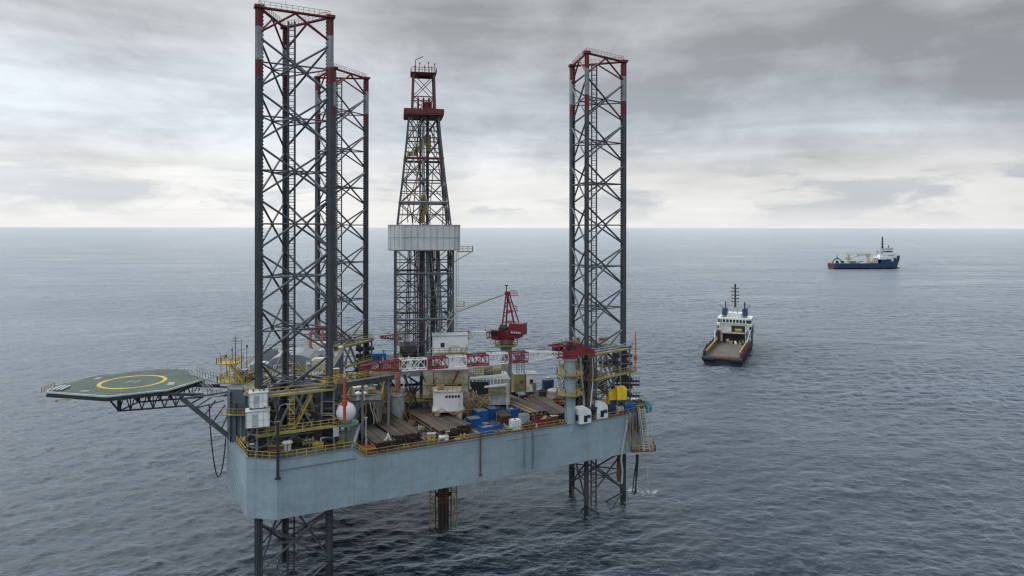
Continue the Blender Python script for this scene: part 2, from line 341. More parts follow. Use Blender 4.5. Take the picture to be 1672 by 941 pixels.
# raised part of the deck at the broad end, with a sloping shoulder
hr = inset(HULL, -.05)
mb = MB()
rp = [(UR, edge_n(UR) - .05), (UR, -edge_n(UR) + .05), hr[5], hr[6], hr[7], hr[8], hr[9], hr[0]]
rpw = [U(u, n) for u, n in rp][::-1]; mb.prism([tuple(p[:2]) for p in rpw], ZD + .01, ZR)
for sg in (-1, 1):                                # sloping shoulder
    a0, a1 = U(UR, sg * -edge_n(UR) * 1, ZD), U(UR + 2.2, sg * -edge_n(UR + 2.2), ZD)
    i0, i1 = U(UR, sg * (-edge_n(UR) - .5), ZD), U(UR + 2.2, sg * (-edge_n(UR + 2.2) - .5), ZD)
    up = Vector((0, 0, ZR - ZD)); mb.add([a0, a1, i1, i0, a0 + up, i0 + up], [(0, 1, 4), (3, 5, 2), (4, 1, 2, 5), (0, 4, 5, 3), (0, 3, 2, 1)])
mb.build('raised_side_shell', M['hull'], hull)
mb = MB(); mb.hexa((U(UR, edge_n(UR) + .6, 0) + U(UR, -edge_n(UR) - .6, 0)) / 2 + Vector((0, 0, (ZD + ZR) / 2 + .02)) + (U(1, 0) - U(0, 0)) * .06, (U(UR, -edge_n(UR) - .6) - U(UR, edge_n(UR) + .6)) / 2, (U(1, 0) - U(0, 0)) * .05, (0, 0, (ZR - ZD) / 2 - .01)); mb.build('deck_step', M['grey'], hull)
ri = inset([(UR, edge_n(UR)), (UR, -edge_n(UR))] + HULL[5:] + HULL[:1], .4)
mb = MB(); mb.prism([tuple(U(u, n)[:2]) for u, n in ri], ZR + .004, ZR + .03); mb.build('raised_deck', M['rdeck'], hull)
mb = MB()                                         # gunwale bar and fender strips
for a, b in zip(HULL, HULL[1:] + HULL[:1]):
    z = ZR if max(a[0], b[0]) < 9 else ZD
    if (a, b) == (HULL[0], HULL[1]):
        mb.bar(NE(UR + 2.2, -.06, ZD + .06), NE(64.5, -.06, ZD + .06), .22, .16); mb.bar(NE(-2.2, -.12, ZR + .05), NE(UR, -.12, ZR + .05), .22, .16)
        mb.bar(NE(UR, -.1, ZR + .05), NE(UR + 2.2, -.1, ZD + .06), .22, .16); mb.bar(NE(-2.2, -.1, ZD + .05), NE(UR + .6, -.1, ZD + .05), .14, .14)
    elif (a, b) == (HULL[4], HULL[5]): mb.bar(U(*a, ZD + .06), U(*b, ZD + .06), .2, .16)
    else: mb.bar(U(*a, z + .05), U(*b, z + .05), .22, .16)
for k in range(7):                                # sloping rubbing strips on the left chamfer
    t0 = .06 + k * .10; a = Vector(HULL[8]).lerp(Vector(HULL[9]), .02); b = Vector(HULL[8]).lerp(Vector(HULL[9]), .88)
    za = ZR - 1.2 - k * 1.05; zb = za - 5.2
    tt = min(1, (za - ZB - .1) / 5.2); bb = a.lerp(b, tt); q = U(a.x, a.y, za); w = U(bb.x, bb.y, za - 5.2 * tt); mb.bar(q, w, .12, .1)
mb.build('gunwale', M['grey'], hull)
mb = MB(); mb.box(NE(11.4, -.04, (ZB + ZD) / 2), (3.1, .1, ZD - ZB - .5), EDGE); mb.build('doubler_plate', M['hull'], hull); mb = MB(); mb.box(NE(42.5, -.03, 20.6), (9.5, .06, .12), EDGE); mb.build('rubbing_strip', M['grey'], hull)
def side_pipe(x, y0, y1, mat, r=.16, name='side_pipe'):
    lo = None
    for k in range(700):                           # find u on the near side under pixel column x
        u = -2 + k * .1; p = NE(u, -.32, 0)
        if 836 + F * p.x / p.y >= x: break
    za, zb = HC - (y0 - HOR) * p.y / F, HC - (y1 - HOR) * p.y / F
    m = MB(); m.tube((p.x, p.y, zb), (p.x, p.y, za), r, 8); m.tube((p.x, p.y, zb - .1), (p.x, p.y, zb + .08), r * 2.1, 8)
    for q in (.25, .75): m.bar((p.x, p.y, zb + (za - zb) * q), NE(u, .1, zb + (za - zb) * q), .25, .1)
    return m.build(name, M[mat], hull)
for a in ((785, 708, 776, 'rust', .15), (857, 703, 762, 'grey', .14), (871, 701, 763, 'grey', .14)): side_pipe(*a)
side_pipe(441, 690, 782, 'dark', .24, 'mooring_fairlead')
mb = MB()
mb.rail([U(HULL[8][0] + .2, HULL[8][1], ZR), U(HULL[9][0] + .2, HULL[9][1] + .2, ZR), NE(-2.2, .15, ZR), NE(UR, .15, ZR), NE(UR + 2.2, .15, ZD)], 1.15, 1.5, .05)
mb.build('yellow_railing', M['yellow'], hull)
mb = MB(); mb.rail([NE(UR + 2.2, .2, ZD), NE(64.3, .3, ZD), U(70, -2.6, ZD), U(70, 2.6, ZD), U(64.3, 6.7, ZD), U(UR, -edge_n(UR) - .2, ZD)], 1.1, 1.9, .035); mb.build('deck_railing', M['dyel'], hull)
mb = MB(); mb.bar(NE(UR + 2.4, .55, ZD + .15), NE(62, .55, ZD + .15), .22, .24); mb.bar(NE(14, 1.3, ZD + .12), NE(60, 1.3, ZD + .12), .16, .16); mb.build('deck_edge_pipework', M['rust'], hull)

for k in range(16):                               # frames and hung gear on the cluttered end face
    a = U(64.7, -6.8, 0).lerp(U(70.3, -2.6, 0), k / 15) + (U(1, -1.3) - U(0, 0)).normalized() * .22; zt = ZD + .6 - (k % 3) * 1.1; zb_ = ZB + .8 + (k * 7 % 5) * .9
    m = MB(); m.bar((a.x, a.y, zb_), (a.x, a.y, zt), .14 + .08 * (k % 2)); m.bar((a.x - .3, a.y, zb_ + 1.2), (a.x + .5, a.y, zb_ + 1.2), .12); m.build('end_frame', M[('dyel', 'grey', 'rust', 'tan', 'dark')[k % 5]], hull)

# ------------------------------------------------------------------ lattice legs
ZT, BAY = 99.2, 9.15
def leg(cx, cy, th, label, zb=-6.0):
    L = thing('lattice_leg', label, 'rig leg', (cx, cy, 0), group='tall triangular lattice legs of the rig'); r = 6.93
    ch = [Vector((cx + r * math.cos(R(th + 120 * k)), cy + r * math.sin(R(th + 120 * k)), 0)) for k in range(3)]
    up = Vector((0, 0, 1)); cen = Vector((cx, cy, 0))
    for c in ch:
        m = MB(); outd = (c - cen).normalized()
        for z0, z1, mi in ((zb, 3.0, 3), (3.0, ZT - 11.7, 0), (ZT - 11.7, ZT - 8.8, 1), (ZT - 8.8, ZT - 3.2, 2), (ZT - 3.2, ZT, 1)):
            m.cur = mi; m.tube(c + up * z0, c + up * z1, .42, 12)
            for q in ch:                           # rack plates facing the two neighbours
                if q is c: continue
                d = (q - c).normalized(); m.hexa(c + d * .5 + up * (z0 + z1) / 2, d * .17, d.cross(up) * .07, up * (z1 - z0) / 2)
                m.hexa(c - d * .46 + up * (z0 + z1) / 2, d * .13, d.cross(up) * .07, up * (z1 - z0) / 2)
        m.cur = 0
        m.build('chord', [M['steel'], M['ared'], M['awhite'], M['dark']], L)
        m = MB()                                   # toothed edges of the racks
        for q in ch:
            if q is c: continue
            d = (q - c).normalized(); t = d.cross(up) * .06; z = zb + 8; pr = []
            while z < ZT - .6: pr += [(.64, z), (.80, z + .16), (.80, z + .34), (.64, z + .5)]; z += .62
            vs = []
            for o_, zz_ in pr: vs += [c + d * o_ + t + up * zz_, c + d * o_ - t + up * zz_, c + d * .6 + t + up * zz_, c + d * .6 - t + up * zz_]
            fs = []
            for i in range(len(pr) - 1):
                e = 4 * i; fs += [(e, e + 4, e + 5, e + 1), (e, e + 2, e + 6, e + 4), (e + 1, e + 5, e + 7, e + 3)]
            m2 = MB(); m2.add(vs, fs); m2.build('rack_teeth', M['dark'], L)
    m = MB(); mr = MB(); k = 0; z = ZT
    while z > zb - BAY:
        mm = mr if z > ZT - 2 else m; mids = []
        for i in range(3):
            a, b = ch[i], ch[(i + 1) % 3]; mid = (a + b) / 2; mids.append(mid + up * z)
            if z > zb: mm.tube(a + up * z, b + up * z, .15 if z < ZT - 1 else .2, 6)
            for s in (-1, 1):
                zz_ = z + s * BAY / 2
                if zz_ > ZT or zz_ < zb - 3: continue
                for e in (a, b):
                    q = e + up * (zz_ - s * .35); mm.tube(mid + up * (z + s * .12), q, .2, 6)
        if zb < z < ZT - 1:
            for i in range(3): m.tube(mids[i], mids[(i + 1) % 3], .11, 6); m.tube(mids[i] - up * .35, mids[i] + up * .35, .3, 6)
        z -= BAY
    m.build('bracing', M['brace'], L); mr.build('top_bracing', M['ared'], L)
    m = MB()                                       # top walkway and caps
    for i in range(3):
        a, b = ch[i] + up * ZT, ch[(i + 1) % 3] + up * ZT; m.bar(a + up * .1, b + up * .1, .55, .25); m.box(ch[i] + up * (ZT + .15), (1.5, 1.5, .5), R(th))
    m.build('top_frame', M['ared'], L)
    m = MB()
    for i in range(3): a, b = ch[i] + up * (ZT + .25), ch[(i + 1) % 3] + up * (ZT + .25); m.rail([a, b], .95, .9, .03)
    m.build('top_railing', M['pink'], L)
    m = MB(); p = cen.copy()
    dd = Vector((1, .1, 0)).normalized(); z = zb
    for s in (-1, 1):
        for w in (-1, 1): m.bar(p + dd * s * .56 + dd.cross(up) * w * .4 + up * zb, p + dd * s * .56 + dd.cross(up) * w * .4 + up * (ZT - .5), .15)
    while z < ZT - .5:
        m.bar(p - dd * .56 + dd.cross(up) * .4 + up * z, p + dd * .56 + dd.cross(up) * .4 + up * z, .13); m.bar(p - dd * .56 - dd.cross(up) * .4 + up * (z + .5), p + dd * .56 - dd.cross(up) * .4 + up * (z + .5), .07)
        z += 1.05
    m.build('ladder_trunk', M['steel'], L)
    if zb < 0:
        m = MB()
    return L, ch
LF, chF = leg(-39.25, 121.5, 118, 'nearest and tallest-looking lattice leg, beside the twin white cabins on the left')
LB, chB = leg(-42.25, 167.0, 34, 'lattice leg standing behind the nearest one, half hidden by it')
LR, chR = leg(18.25, 152.1, 10, 'lattice leg standing alone at the narrow right end of the hull')
mb = MB(); p = chF[1] + Vector((4.3, .8, ZT + .3)); mb.tube(p, p + Vector((0, 0, 5)), .035, 5); mb.build('whip_antenna', M['lgrey'], LF)

# ------------------------------------------------------------------ jacking towers round each leg
def jacking(ch, z0, zt, label, walks, w=2.3, gr='jacking frames round the legs', collar=True):
    cen = sum(ch, Vector()) / 3; J = thing('jacking_frame', label, 'jacking frame', (cen.x, cen.y, z0), group=gr); up = Vector((0, 0, 1))
    for c in ch:
        out = (c - cen).normalized(); sd_ = out.cross(up); m = MB()
        for a in (-1, 1):
            for b in (-1, 1): m.bar(c + out * a * w * .5 + sd_ * b * w * .5 + up * z0, c + out * a * w * .45 + sd_ * b * w * .45 + up * zt, .34)
            z = z0 + 1.5
            while z < zt - .6:
                m.bar(c + out * a * w * .5 - sd_ * w * .5 + up * z, c + out * a * w * .5 + sd_ * w * .5 + up * z, .2); m.bar(c + sd_ * a * w * .5 - out * w * .5 + up * z, c + sd_ * a * w * .5 + out * w * .5 + up * z, .2); z += 2.1
        m.hexa(c + up * (zt - .15), out * w * .62, sd_ * w * .62, up * .15); m.build('chord_tower', M['grey'], J)
        m = MB()
        z = z0 + 1.1
        while z < zt - 1.5:
            for s in (-1, 1): q = c + sd_ * s * w * .32 + up * z; m.tube(q - out * w * .75, q + out * w * .75, .42, 10); m.box(q - out * w * .82, (.8, .8, 1.0), 0)
            z += 1.75
        m.build('jacking_motors', M['dark'], J)
    m = MB()
    for i in range(3):
        a, b = ch[i], ch[(i + 1) % 3]; d = (b - a).normalized(); a2, b2 = a + d * w * .5, b - d * w * .5
        m.bar(a2 + up * (zt - .8), b2 + up * (zt - .8), .4, .9); m.bar(a2 + up * (z0 + .2), (a2 + b2) / 2 + up * (zt - 1.2), .36); m.bar(b2 + up * (z0 + .2), (a2 + b2) / 2 + up * (zt - 1.2), .36)
    m.build('tie_beams', M['grey'], J)
    for z, off, mat, k in walks:
        m = MB(); pts = []
        m2 = MB()
        for i in range(3):
            out = (ch[i] - cen).normalized()
            o2 = out.cross(up); pts += [cen + out * (7 + off) - o2 * (1.6 + off * .4) + up * z, cen + out * (7 + off) + o2 * (1.6 + off * .4) + up * z]
        a0 = [math.atan2(p.y - cen.y, p.x - cen.x) for p in pts]; pts = [p for _, p in sorted(zip(a0, pts), key=lambda t_: t_[0])]; pts.append(pts[0])
        segs_ = [(a, b) for a, b in zip(pts[:-1], pts[1:]) if not (k and 836 + F * ((a + b) / 2).x / ((a + b) / 2).y < k and ((a + b) / 2).y < cen.y + 2)]
        for a, b in segs_:
            ina, inb = (a - (a - cen - up * z).normalized() * 1.2), (b - (b - cen - up * z).normalized() * 1.2)
            m2.hexa((a + b + ina + inb) / 4 - up * .08, (b - a) / 2, (ina - a + inb - b) / 4, up * .08); m2.bar(a - up * .14, b - up * .14, .14, .34)
        for a, b in segs_: m.rail([a, b], 1.15, 1.5, .05)
        f = m2.build('walkway', M['dyel'], J); m.build('railing', M[mat], f)
    return J
JF = jacking(chF, ZR, 34.2, 'jacking frame with yellow walkways round the nearest leg', [(33.9, 1.3, 'yellow', 0), (27.6, 2.0, 'yellow', 445)])
JB = jacking(chB, ZR, 34.4, 'jacking frame with yellow walkways round the half hidden rear leg', [(34.2, 1.2, 'dyel', 0), (29.5, 1.9, 'yellow', 0)])
JR = jacking(chR, ZD, 35.8, 'jacking frame with two walkway levels round the lone right leg', [(35.4, 1.2, 'lgrey', 0), (30.2, 1.6, 'dyel', 0)])

for k in range(34):                               # cable runs, ducts and boxes packed inside the nearest leg frame
    m = MB(); a = U(rng.uniform(-5, 7), rng.uniform(-28, -16), ZR + rng.uniform(.3, 8.5)); t = rng.uniform(0, 6.28); L2 = rng.uniform(1.5, 5)
    if k % 3 == 0: m.path([a, a + Vector((L2 * .4 * math.cos(t), L2 * .4 * math.sin(t), .6)), a + Vector((L2 * math.cos(t), L2 * math.sin(t), rng.uniform(-1, 1.5)))], rng.uniform(.08, .2), 6); nm = 'duct'
    elif k % 3 == 1: m.box(a, (rng.uniform(.7, 2.2), rng.uniform(.6, 1.5), rng.uniform(.5, 1.6)), t); nm = 'machinery_box'
    else: m.bar(a, a + Vector((L2 * math.cos(t), L2 * math.sin(t), 0)), .18, .3); nm = 'cable_tray'
    m.build(nm, M[('dark', 'rust', 'grey', 'dyel', 'dark', 'lgrey', 'teal', 'ared', 'dark', 'tan')[k % 10]], JF)

# ------------------------------------------------------------------ accommodation block and antenna deck at the broad end
A = thing('accommodation_block', 'long low grey accommodation block behind the nearest leg with railed flat roof', 'building', U(-5, 2, ZR))
mb = MB(); mb.prism([tuple(U(u, n)[:2]) for u, n in ((-13.6, -13.2), (3.5, -13.2), (3.5, 14.5), (-13.6, 14.5))], ZR + .04, 33.4); mb.build('wall', M['shade'], A)
mb = MB(); mb.prism([tuple(U(u, n)[:2]) for u, n in ((-13.9, -13.5), (3.8, -13.5), (3.8, 14.8), (-13.9, 14.8))], 33.4, 33.75); mb.build('roof', M['grey'], A)
mb = MB(); mb.rail([U(-13.7, -13.3, 33.75), U(3.6, -13.3, 33.75), U(3.6, 14.6, 33.75), U(-13.7, 14.6, 33.75), U(-13.7, -13.3, 33.75)], 1.1, 1.6, .045); mb.build('roof_railing', M['dyel'], A)
for k in range(7):
    for z in (25.6, 28.8, 31.6):
        m = MB(); m.box(U(-12 + k * 2.2, -13.24, z), (.8, .1, .7), AXA); m.build('window', M['glass'], A)
mb = MB(); q = U(-4.5, -2, 33.75); mb.T = Matrix.Translation(q) @ Matrix.Rotation(AXA, 4, 'Z')
prof = [(-5, 0), (-4.6, 1.1), (-3.4, 2.0), (-1.5, 2.6), (1.5, 2.6), (3.4, 2.0), (4.6, 1.1), (5, 0)]
vs = [(x, -4.5, z) for x, z in prof] + [(x, 4.5, z) for x, z in prof]; n = len(prof)
mb.add(vs, [(i, i + n, i + n + 1, i + 1) for i in range(n - 1)] + [tuple(range(n)), tuple(range(2 * n - 1, n - 1, -1))]); mb.T = None
mb.build('arched_roof_cover', M['grey'], A)
for (u, n, w, d, h, mt) in ((-10, -9, 3.2, 2.4, 1.6, 'lgrey'), (1.2, -8, 2.6, 2.2, 1.9, 'cream'), (-10.5, 3, 2.6, 2.6, 2.2, 'grey'), (1, 4, 3, 2, 1.7, 'lgrey'), (-1, 11, 3.4, 2.4, 2.0, 'cream'), (-8, 11, 2.4, 2.4, 1.5, 'grey')):
    m = MB(); m.bbox(U(u, n, 33.76), (w, d, h), AXA); m.bbox(U(u, n, 33.76 + h), (w * .7, d * .7, .25), AXA); m.build('roof_ventilator', M[mt], A)
for k in range(26):
    m = MB(); q = U(rng.uniform(-13, 3), rng.uniform(-13, -3) if k % 3 else rng.uniform(-3, 14), 33.76); t = rng.uniform(0, 3)
    if k % 4 == 0: m.tube(q + Vector((0, 0, 1)) * .4, q + Vector((3.2 * math.cos(t), 3.2 * math.sin(t), .4)), .22, 8); m.tube(q, q + Vector((0, 0, 1)) * .6, .3, 8)
    elif k % 4 == 1: m.lathe(q, [(.3, 0), (.3, .9), (.55, 1.0), (.5, 1.3), (.1, 1.4)], 10)
    elif k % 4 == 2: m.bbox(q, (rng.uniform(.6, 1.8), rng.uniform(.6, 1.4), rng.uniform(.4, 1.3)), t)
    else: m.bar(q, q + Vector((0, 0, 1.8)), .12); m.bar(q + Vector((0, 0, 1)) * 1.8, q + Vector((1.2, .3, 1.8)), .1)
    m.build(('roof_pipe', 'ventilator', 'roof_box', 'lamp_bracket')[k % 4], M[('cream', 'lgrey', 'dyel', 'grey', 'rust', 'white', 'dark')[k % 7]], A)
# bow house: tall blue grey round-ended wall with the antenna platform on top
B = thing('bow_house', 'blue grey house at the left end beside the helideck, topped by yellow railed platform', 'building', atY(392, 700, 124))
mb = MB(); c0 = atY(390, 600, 124.5); mb.prism([(c0.x - 1.9, c0.y - .4), (c0.x - .6, c0.y - 2.4), (c0.x + 3.6, c0.y - 2.4), (c0.x + 3.6, c0.y + 4), (c0.x - 1.9, c0.y + 4)], ZR, 33.0); mb.build('wall', M['shade'], B)
for k in range(5):
    m = MB(); px_ = -.4 + k * .95; m.bar((c0.x + px_, c0.y - 2.6, ZR), (c0.x + px_, c0.y - 2.6, 32.6 - (k % 3) * 2), .16 + .1 * (k % 2)); m.build('wall_pipe', M[('dark', 'steel', 'grey', 'dark', 'rust')[k]], B)
m = MB(); m.box((c0.x + .6, c0.y - 2.75, 28.6), (4.8, .9, .16)); m.rail([(c0.x - 1.8, c0.y - 3.1, 28.6), (c0.x + 3, c0.y - 3.1, 28.6)], 1.1, 1, .05); m.build('wall_walkway', M['dyel'], B)
mb = MB(); mb.prism([(c0.x - 1.9, c0.y + 1.5), (c0.x + 3.5, c0.y + 1.2), (c0.x + 4.5, c0.y + 9), (c0.x - 1.5, c0.y + 9)], ZR + .02, 32.8); mb.build('side_wall', M['grey'], B)
mb = MB(); d0 = at(381, 626, 33.0)
mb.box((d0.x, d0.y + 1.4, 33.12), (5.4, 4.6, .25), .05); mb.build('platform_deck', M['dyel'], B)
mb = MB(); X0, Y0 = d0.x, d0.y + 1.4
for zz_ in (33.25,): mb.rail([(X0 - 2.6, Y0 - 2.2, zz_), (X0 + 2.6, Y0 - 2.1, zz_), (X0 + 2.6, Y0 + 2.2, zz_), (X0 - 2.6, Y0 + 2.2, zz_), (X0 - 2.6, Y0 - 2.2, zz_)], 1.15, 1.2, .06)
mb.build('platform_railing', M['yellow'], B)
mb = MB(); mb.box((X0 + 1.2, Y0 - .4, 34.5), (1.9, 1.5, 1.5)); mb.box((X0 + 1.2, Y0 - .4, 35.3), (2.1, 1.7, .12)); mb.build('equipment_locker', M['lgrey'], B)
mb = MB(); mb.box((X0 + 1.2, Y0 - 1.17, 34.5), (1.5, .08, .9)); mb.build('locker_window', M['dblue'], B)
mb = MB()
for a, b in ((-2.2, -1.6), (-.6, -1.6), (-2.2, 1), (-.6, 1)): mb.bar((X0 + a, Y0 + b, 33.2), (X0 + a, Y0 + b, 36.4), .14)
mb.box((X0 - 1.1, Y0 - .2, 36.5), (3.6, 3.4, .2)); mb.rail([(X0 - 2.9, Y0 - 1.9, 36.6), (X0 + .7, Y0 - 1.9, 36.6), (X0 + .7, Y0 + 1.5, 36.6), (X0 - 2.9, Y0 + 1.5, 36.6), (X0 - 2.9, Y0 - 1.9, 36.6)], 1.1, .9, .05)
mb.stairs((X0 - .4, Y0 - 1.9, 36.4), (X0 + 2.2, Y0 - 1.9, 33.3), .7, (0, 1, 0)); mb.build('upper_platform', M['yellow'], B)
for k, (a, h, r) in enumerate(((-2.6, 2.2, .05), (-1.9, 1.4, .07), (-1.1, 2.4, .06), (.2, 5.0, .09), (1.0, 4.1, .07), (1.7, 2.8, .07), (-.4, 3.2, .04))):
    m = MB(); p = Vector((X0 + a, Y0 + (k % 3 - 1) * .8, 36.6 if a < .6 else 33.3 + 1.6)); e = p + Vector((0, 0, h + (2.0 if a > .6 else 0))); m.tube(p, e, r, 6, r * .5)
    if k in (3,): m.bar(e - Vector((.8, 0, .9)), e + Vector((.8, 0, -.9)), .1); m.bar(e - Vector((.4, 0, .4)), e + Vector((.4, 0, -.4)), .08)
    if k in (2, 5, 1): m.tube(e - Vector((0, 0, .5)), e, r * 2.2, 6)
    m.build('antenna', M['dark'], B)

# ------------------------------------------------------------------ helideck
HZ = 32.0
hp = [at(x, y, HZ) for x, y in ((77, 642), (88, 632), (163, 614), (266, 603.5), (312, 604.5), (334, 620), (276, 638), (176, 649))]
hc = sum(hp, Vector()) / 8
Hd = thing('helideck', 'octagonal green helicopter deck with a yellow landing circle, cantilevered off the left end', 'helideck', hc)
mb = MB(); mb.prism([tuple(p[:2]) for p in hp][::-1], HZ - .45, HZ); mb.build('deck_plate', M['heli'], Hd)
mb = MB()
def ring(mb, c, r0, r1, z, n=64, m=None):
    vs = [(c.x + r * math.cos(2 * math.pi * i / n), c.y + r * math.sin(2 * math.pi * i / n), z) for r in (r0, r1) for i in range(n)]
    mb.add(vs, [(i, n + i, n + (i + 1) % n, (i + 1) % n) for i in range(n)], m)
cc = at(217, 624.5, HZ); ring(mb, cc, 5.3, 6.0, HZ + .012); mb.build('landing_circle', paint('circle_yellow', (.50, .35, .04), .35, .75, dirt=.35, streaks=False, rustc=(.10, .13, .06)), Hd)
mb = MB()
def mark(x0, y0, x1, y1, w): mb.bar((cc.x + x0, cc.y + y0, HZ + .014), (cc.x + x1, cc.y + y1, HZ + .014), w, .012)
mark(-.8, -1.3, -.8, 1.3, .34); mark(.8, -1.3, .8, 1.3, .34); mark(-.63, 0, .63, 0, .34)
mb.build('letter_marking', paint('marking_white', (.33, .38, .36), .75, .75, dirt=.5, streaks=False, rustc=(.05, .10, .07)), Hd)
mb = MB()
hi = [p.lerp(hc, .045) for p in hp]
for a, b in zip(hi, hi[1:] + hi[:1]): mb.bar(a + Vector((0, 0, .012)), b + Vector((0, 0, .012)), .28, .014)
mb.build('edge_line', M['grey'], Hd)
for i, (a, b) in enumerate(zip(hp, hp[1:] + hp[:1])):
    for t in (.2, .5, .8): m = MB(); q = a.lerp(b, t).lerp(hc, .02); m.lathe(q, [(.14, 0), (.14, .16), (.08, .24)], 8); m.build('edge_light', M['dyel' if i % 2 else 'lgrey'], Hd)
for x_, y_, w_, d_ in ((-4.5, -7.6, 1.6, .9), (3, -8.2, 2.2, .7), (8.2, -1.5, 1.2, 2.4), (-8.5, 3, 1.0, 1.8), (1.2, 8.6, 2.4, .8)):
    m = MB(); m.box((cc.x + x_, cc.y + y_, HZ + .02), (w_, d_, .03), rng.uniform(-.2, .4)); m.build('repair_patch', M['rust' if w_ > 2 else 'grey'], Hd)
mb = MB(); ho = [hc + (p - hc) * 1.09 for p in hp]; up = Vector((0, 0, 1))
for a, b, c, d in zip(hp, hp[1:] + hp[:1], ho, ho[1:] + ho[:1]):
    c2, d2 = c + up * .22, d + up * .22; mb.bar(c2, d2, .09); mb.bar(a, b, .2, .3); mb.bar((a + c2) / 2, (b + d2) / 2, .04); k = max(2, round((b - a).length / .8))
    for i in range(k + 1): t = i / k; mb.bar(a.lerp(b, t) - up * .1, c2.lerp(d2, t), .07 if i % 3 == 0 else .035)
mb.build('safety_net', M['lgrey'], Hd)
mb = MB()
for a, b in zip(hp, hp[1:] + hp[:1]): mb.bar(a - up * .62, b - up * .62, .3, .4)
for t in range(7):
    f = (t + .5) / 7; a = hp[0].lerp(hp[7], .5).lerp(hp[5], f) ; y0, y1 = hc.y - 10.5 + abs(f - .5) * 9, hc.y + 10.5 - abs(f - .5) * 9
    mb.bar((a.x, y0, HZ - .7), (a.x, y1, HZ - .7), .2, .45)
for s in (-7, 0, 7): mb.bar((hp[0].x + 4, hc.y + s, HZ - .75), (hp[5].x + 4, hc.y + s, HZ - .75), .3, .5)
mb.build('underdeck_beams', M['dark'], Hd)
# support truss below
mb = MB()
ta = [atY(170, 655, 127), atY(195, 679, 127), atY(306, 667, 127), atY(306, 650, 127)]
for dy_ in (0, 6.5):
    o = Vector((0, dy_, 0)); z1 = HZ - .9; xl, xr = ta[0].x, ta[2].x + 9
    A0 = Vector((xl, 127, z1)) + o; B0 = Vector((ta[1].x, 127, z1 - 3.3)) + o; C0 = Vector((ta[2].x, 127, z1 - 2.3)) + o; D0 = Vector((xr, 127, z1 - .4)) + o
    mb.bar(A0, B0, .24); mb.bar(B0, C0, .26); mb.bar(A0, D0, .26); mb.bar(B0, (B0.x, B0.y, z1), .5); kk = 6
    for i in range(kk):
        t0, t1 = i / kk, (i + .5) / kk; lo = B0.lerp(C0, t0); l2 = B0.lerp(C0, (i + 1) / kk); tp = B0.lerp(C0, t1); tp = Vector((tp.x, tp.y, z1))
        mb.bar(lo, tp, .16); mb.bar(tp, l2, .16)
        if i % 2: mb.bar(lo, (lo.x, lo.y, z1), .14)
for a in ((xl, z1), (B0.x, z1 - 3.3), (C0.x, z1 - 2.3)): mb.bar((a[0], 127, a[1]), (a[0], 133.5, a[1]), .2)
mb.build('support_truss', M['dark'], Hd)
mb = MB()                                          # raking struts to the hull corner
for y0, y1 in ((124, 123.5), (131, 129.5)):
    a = atY(298, 652, y0); b = atY(377, 716, y1); mb.bar(a, b, .62, .62)
    for t, (x, y) in ((.25, (345, 650)), (.45, (352, 655)), (.62, (368, 662)), (.8, (372, 680))): mb.bar(a.lerp(b, t), atY(x, y, (y0 + y1) / 2), .22)
    mb.bar(a, atY(372, 641, y0), .3); mb.bar(a.lerp(b, .25), atY(366, 655, y0), .22)
mb.build('raking_strut', M['steel'], Hd)
mb = MB()                                          # access walkway and side bits
w0, w1 = at(318, 611, HZ + .1), at(368, 626, HZ + .1); mb.bar(w0, w1, 2.2, .2); mb.rail([w0 + Vector((0, -1.1, 0)), w1 + Vector((0, -1.1, 0))], 1.1, 1.2, .045); mb.rail([w0 + Vector((0, 1.1, 0)), w1 + Vector((0, 1.1, 0))], 1.1, 1.2, .045)
w0, w1 = at(322, 640, HZ - 1.2), at(366, 646, HZ - 1.2); mb.bar(w0, w1, 2.4, .2); mb.rail([w0 + Vector((0, -1.2, 0)), w1 + Vector((0, -1.2, 0))], 1.1, 1.2, .045); mb.stairs(at(320, 618, HZ), at(346, 642, HZ - 1.2), .9)
mb.build('access_walkway', M['grey'], Hd)
mb = MB(); a = at(80, 641, HZ)
for k in range(3): mb.box((a.x + .1 + k * .75, a.y + 2.2, HZ + .25), (.35, 3.6, .12), .15)
mb.build('end_platform', M['lgrey'], Hd)
mb = MB(); mb.box((a.x - .9, a.y + 1.8, HZ - .1), (1.1, 3.6, .25)); mb.rail([(a.x - 1.3, a.y, HZ), (a.x - 1.3, a.y + 3.4, HZ)], .8, .8, .05); mb.build('end_gantry', M['dyel'], Hd); mb = MB(); mb.bar(atY(92, 655, 122), atY(118, 652, 122), .12); mb.bar(atY(100, 659, 122), atY(122, 651, 122), .1); mb.bar(atY(92, 655, 122), atY(93, 658, 122), .25); mb.build('outrigger', M['dyel'], Hd)
# flexible hose loop hanging off the corner
mb = MB(); pts = []
a, b = atY(342, 672, 127), atY(369, 716, 127)
for i in range(22):
    t = i / 21; x = 342 + 27 * t; y = 672 + 44 * t + 78 * math.sin(math.pi * t) ** .75 + 6 * math.sin(t * 3); pts.append(atY(x, y if i else 660, 127))
mb.path(pts, .11, 6); o = mb.build('hanging_hose', M['rubber']); tag(o, 'long black hose hanging in a loop between the helideck strut and the hull corner', 'hose')

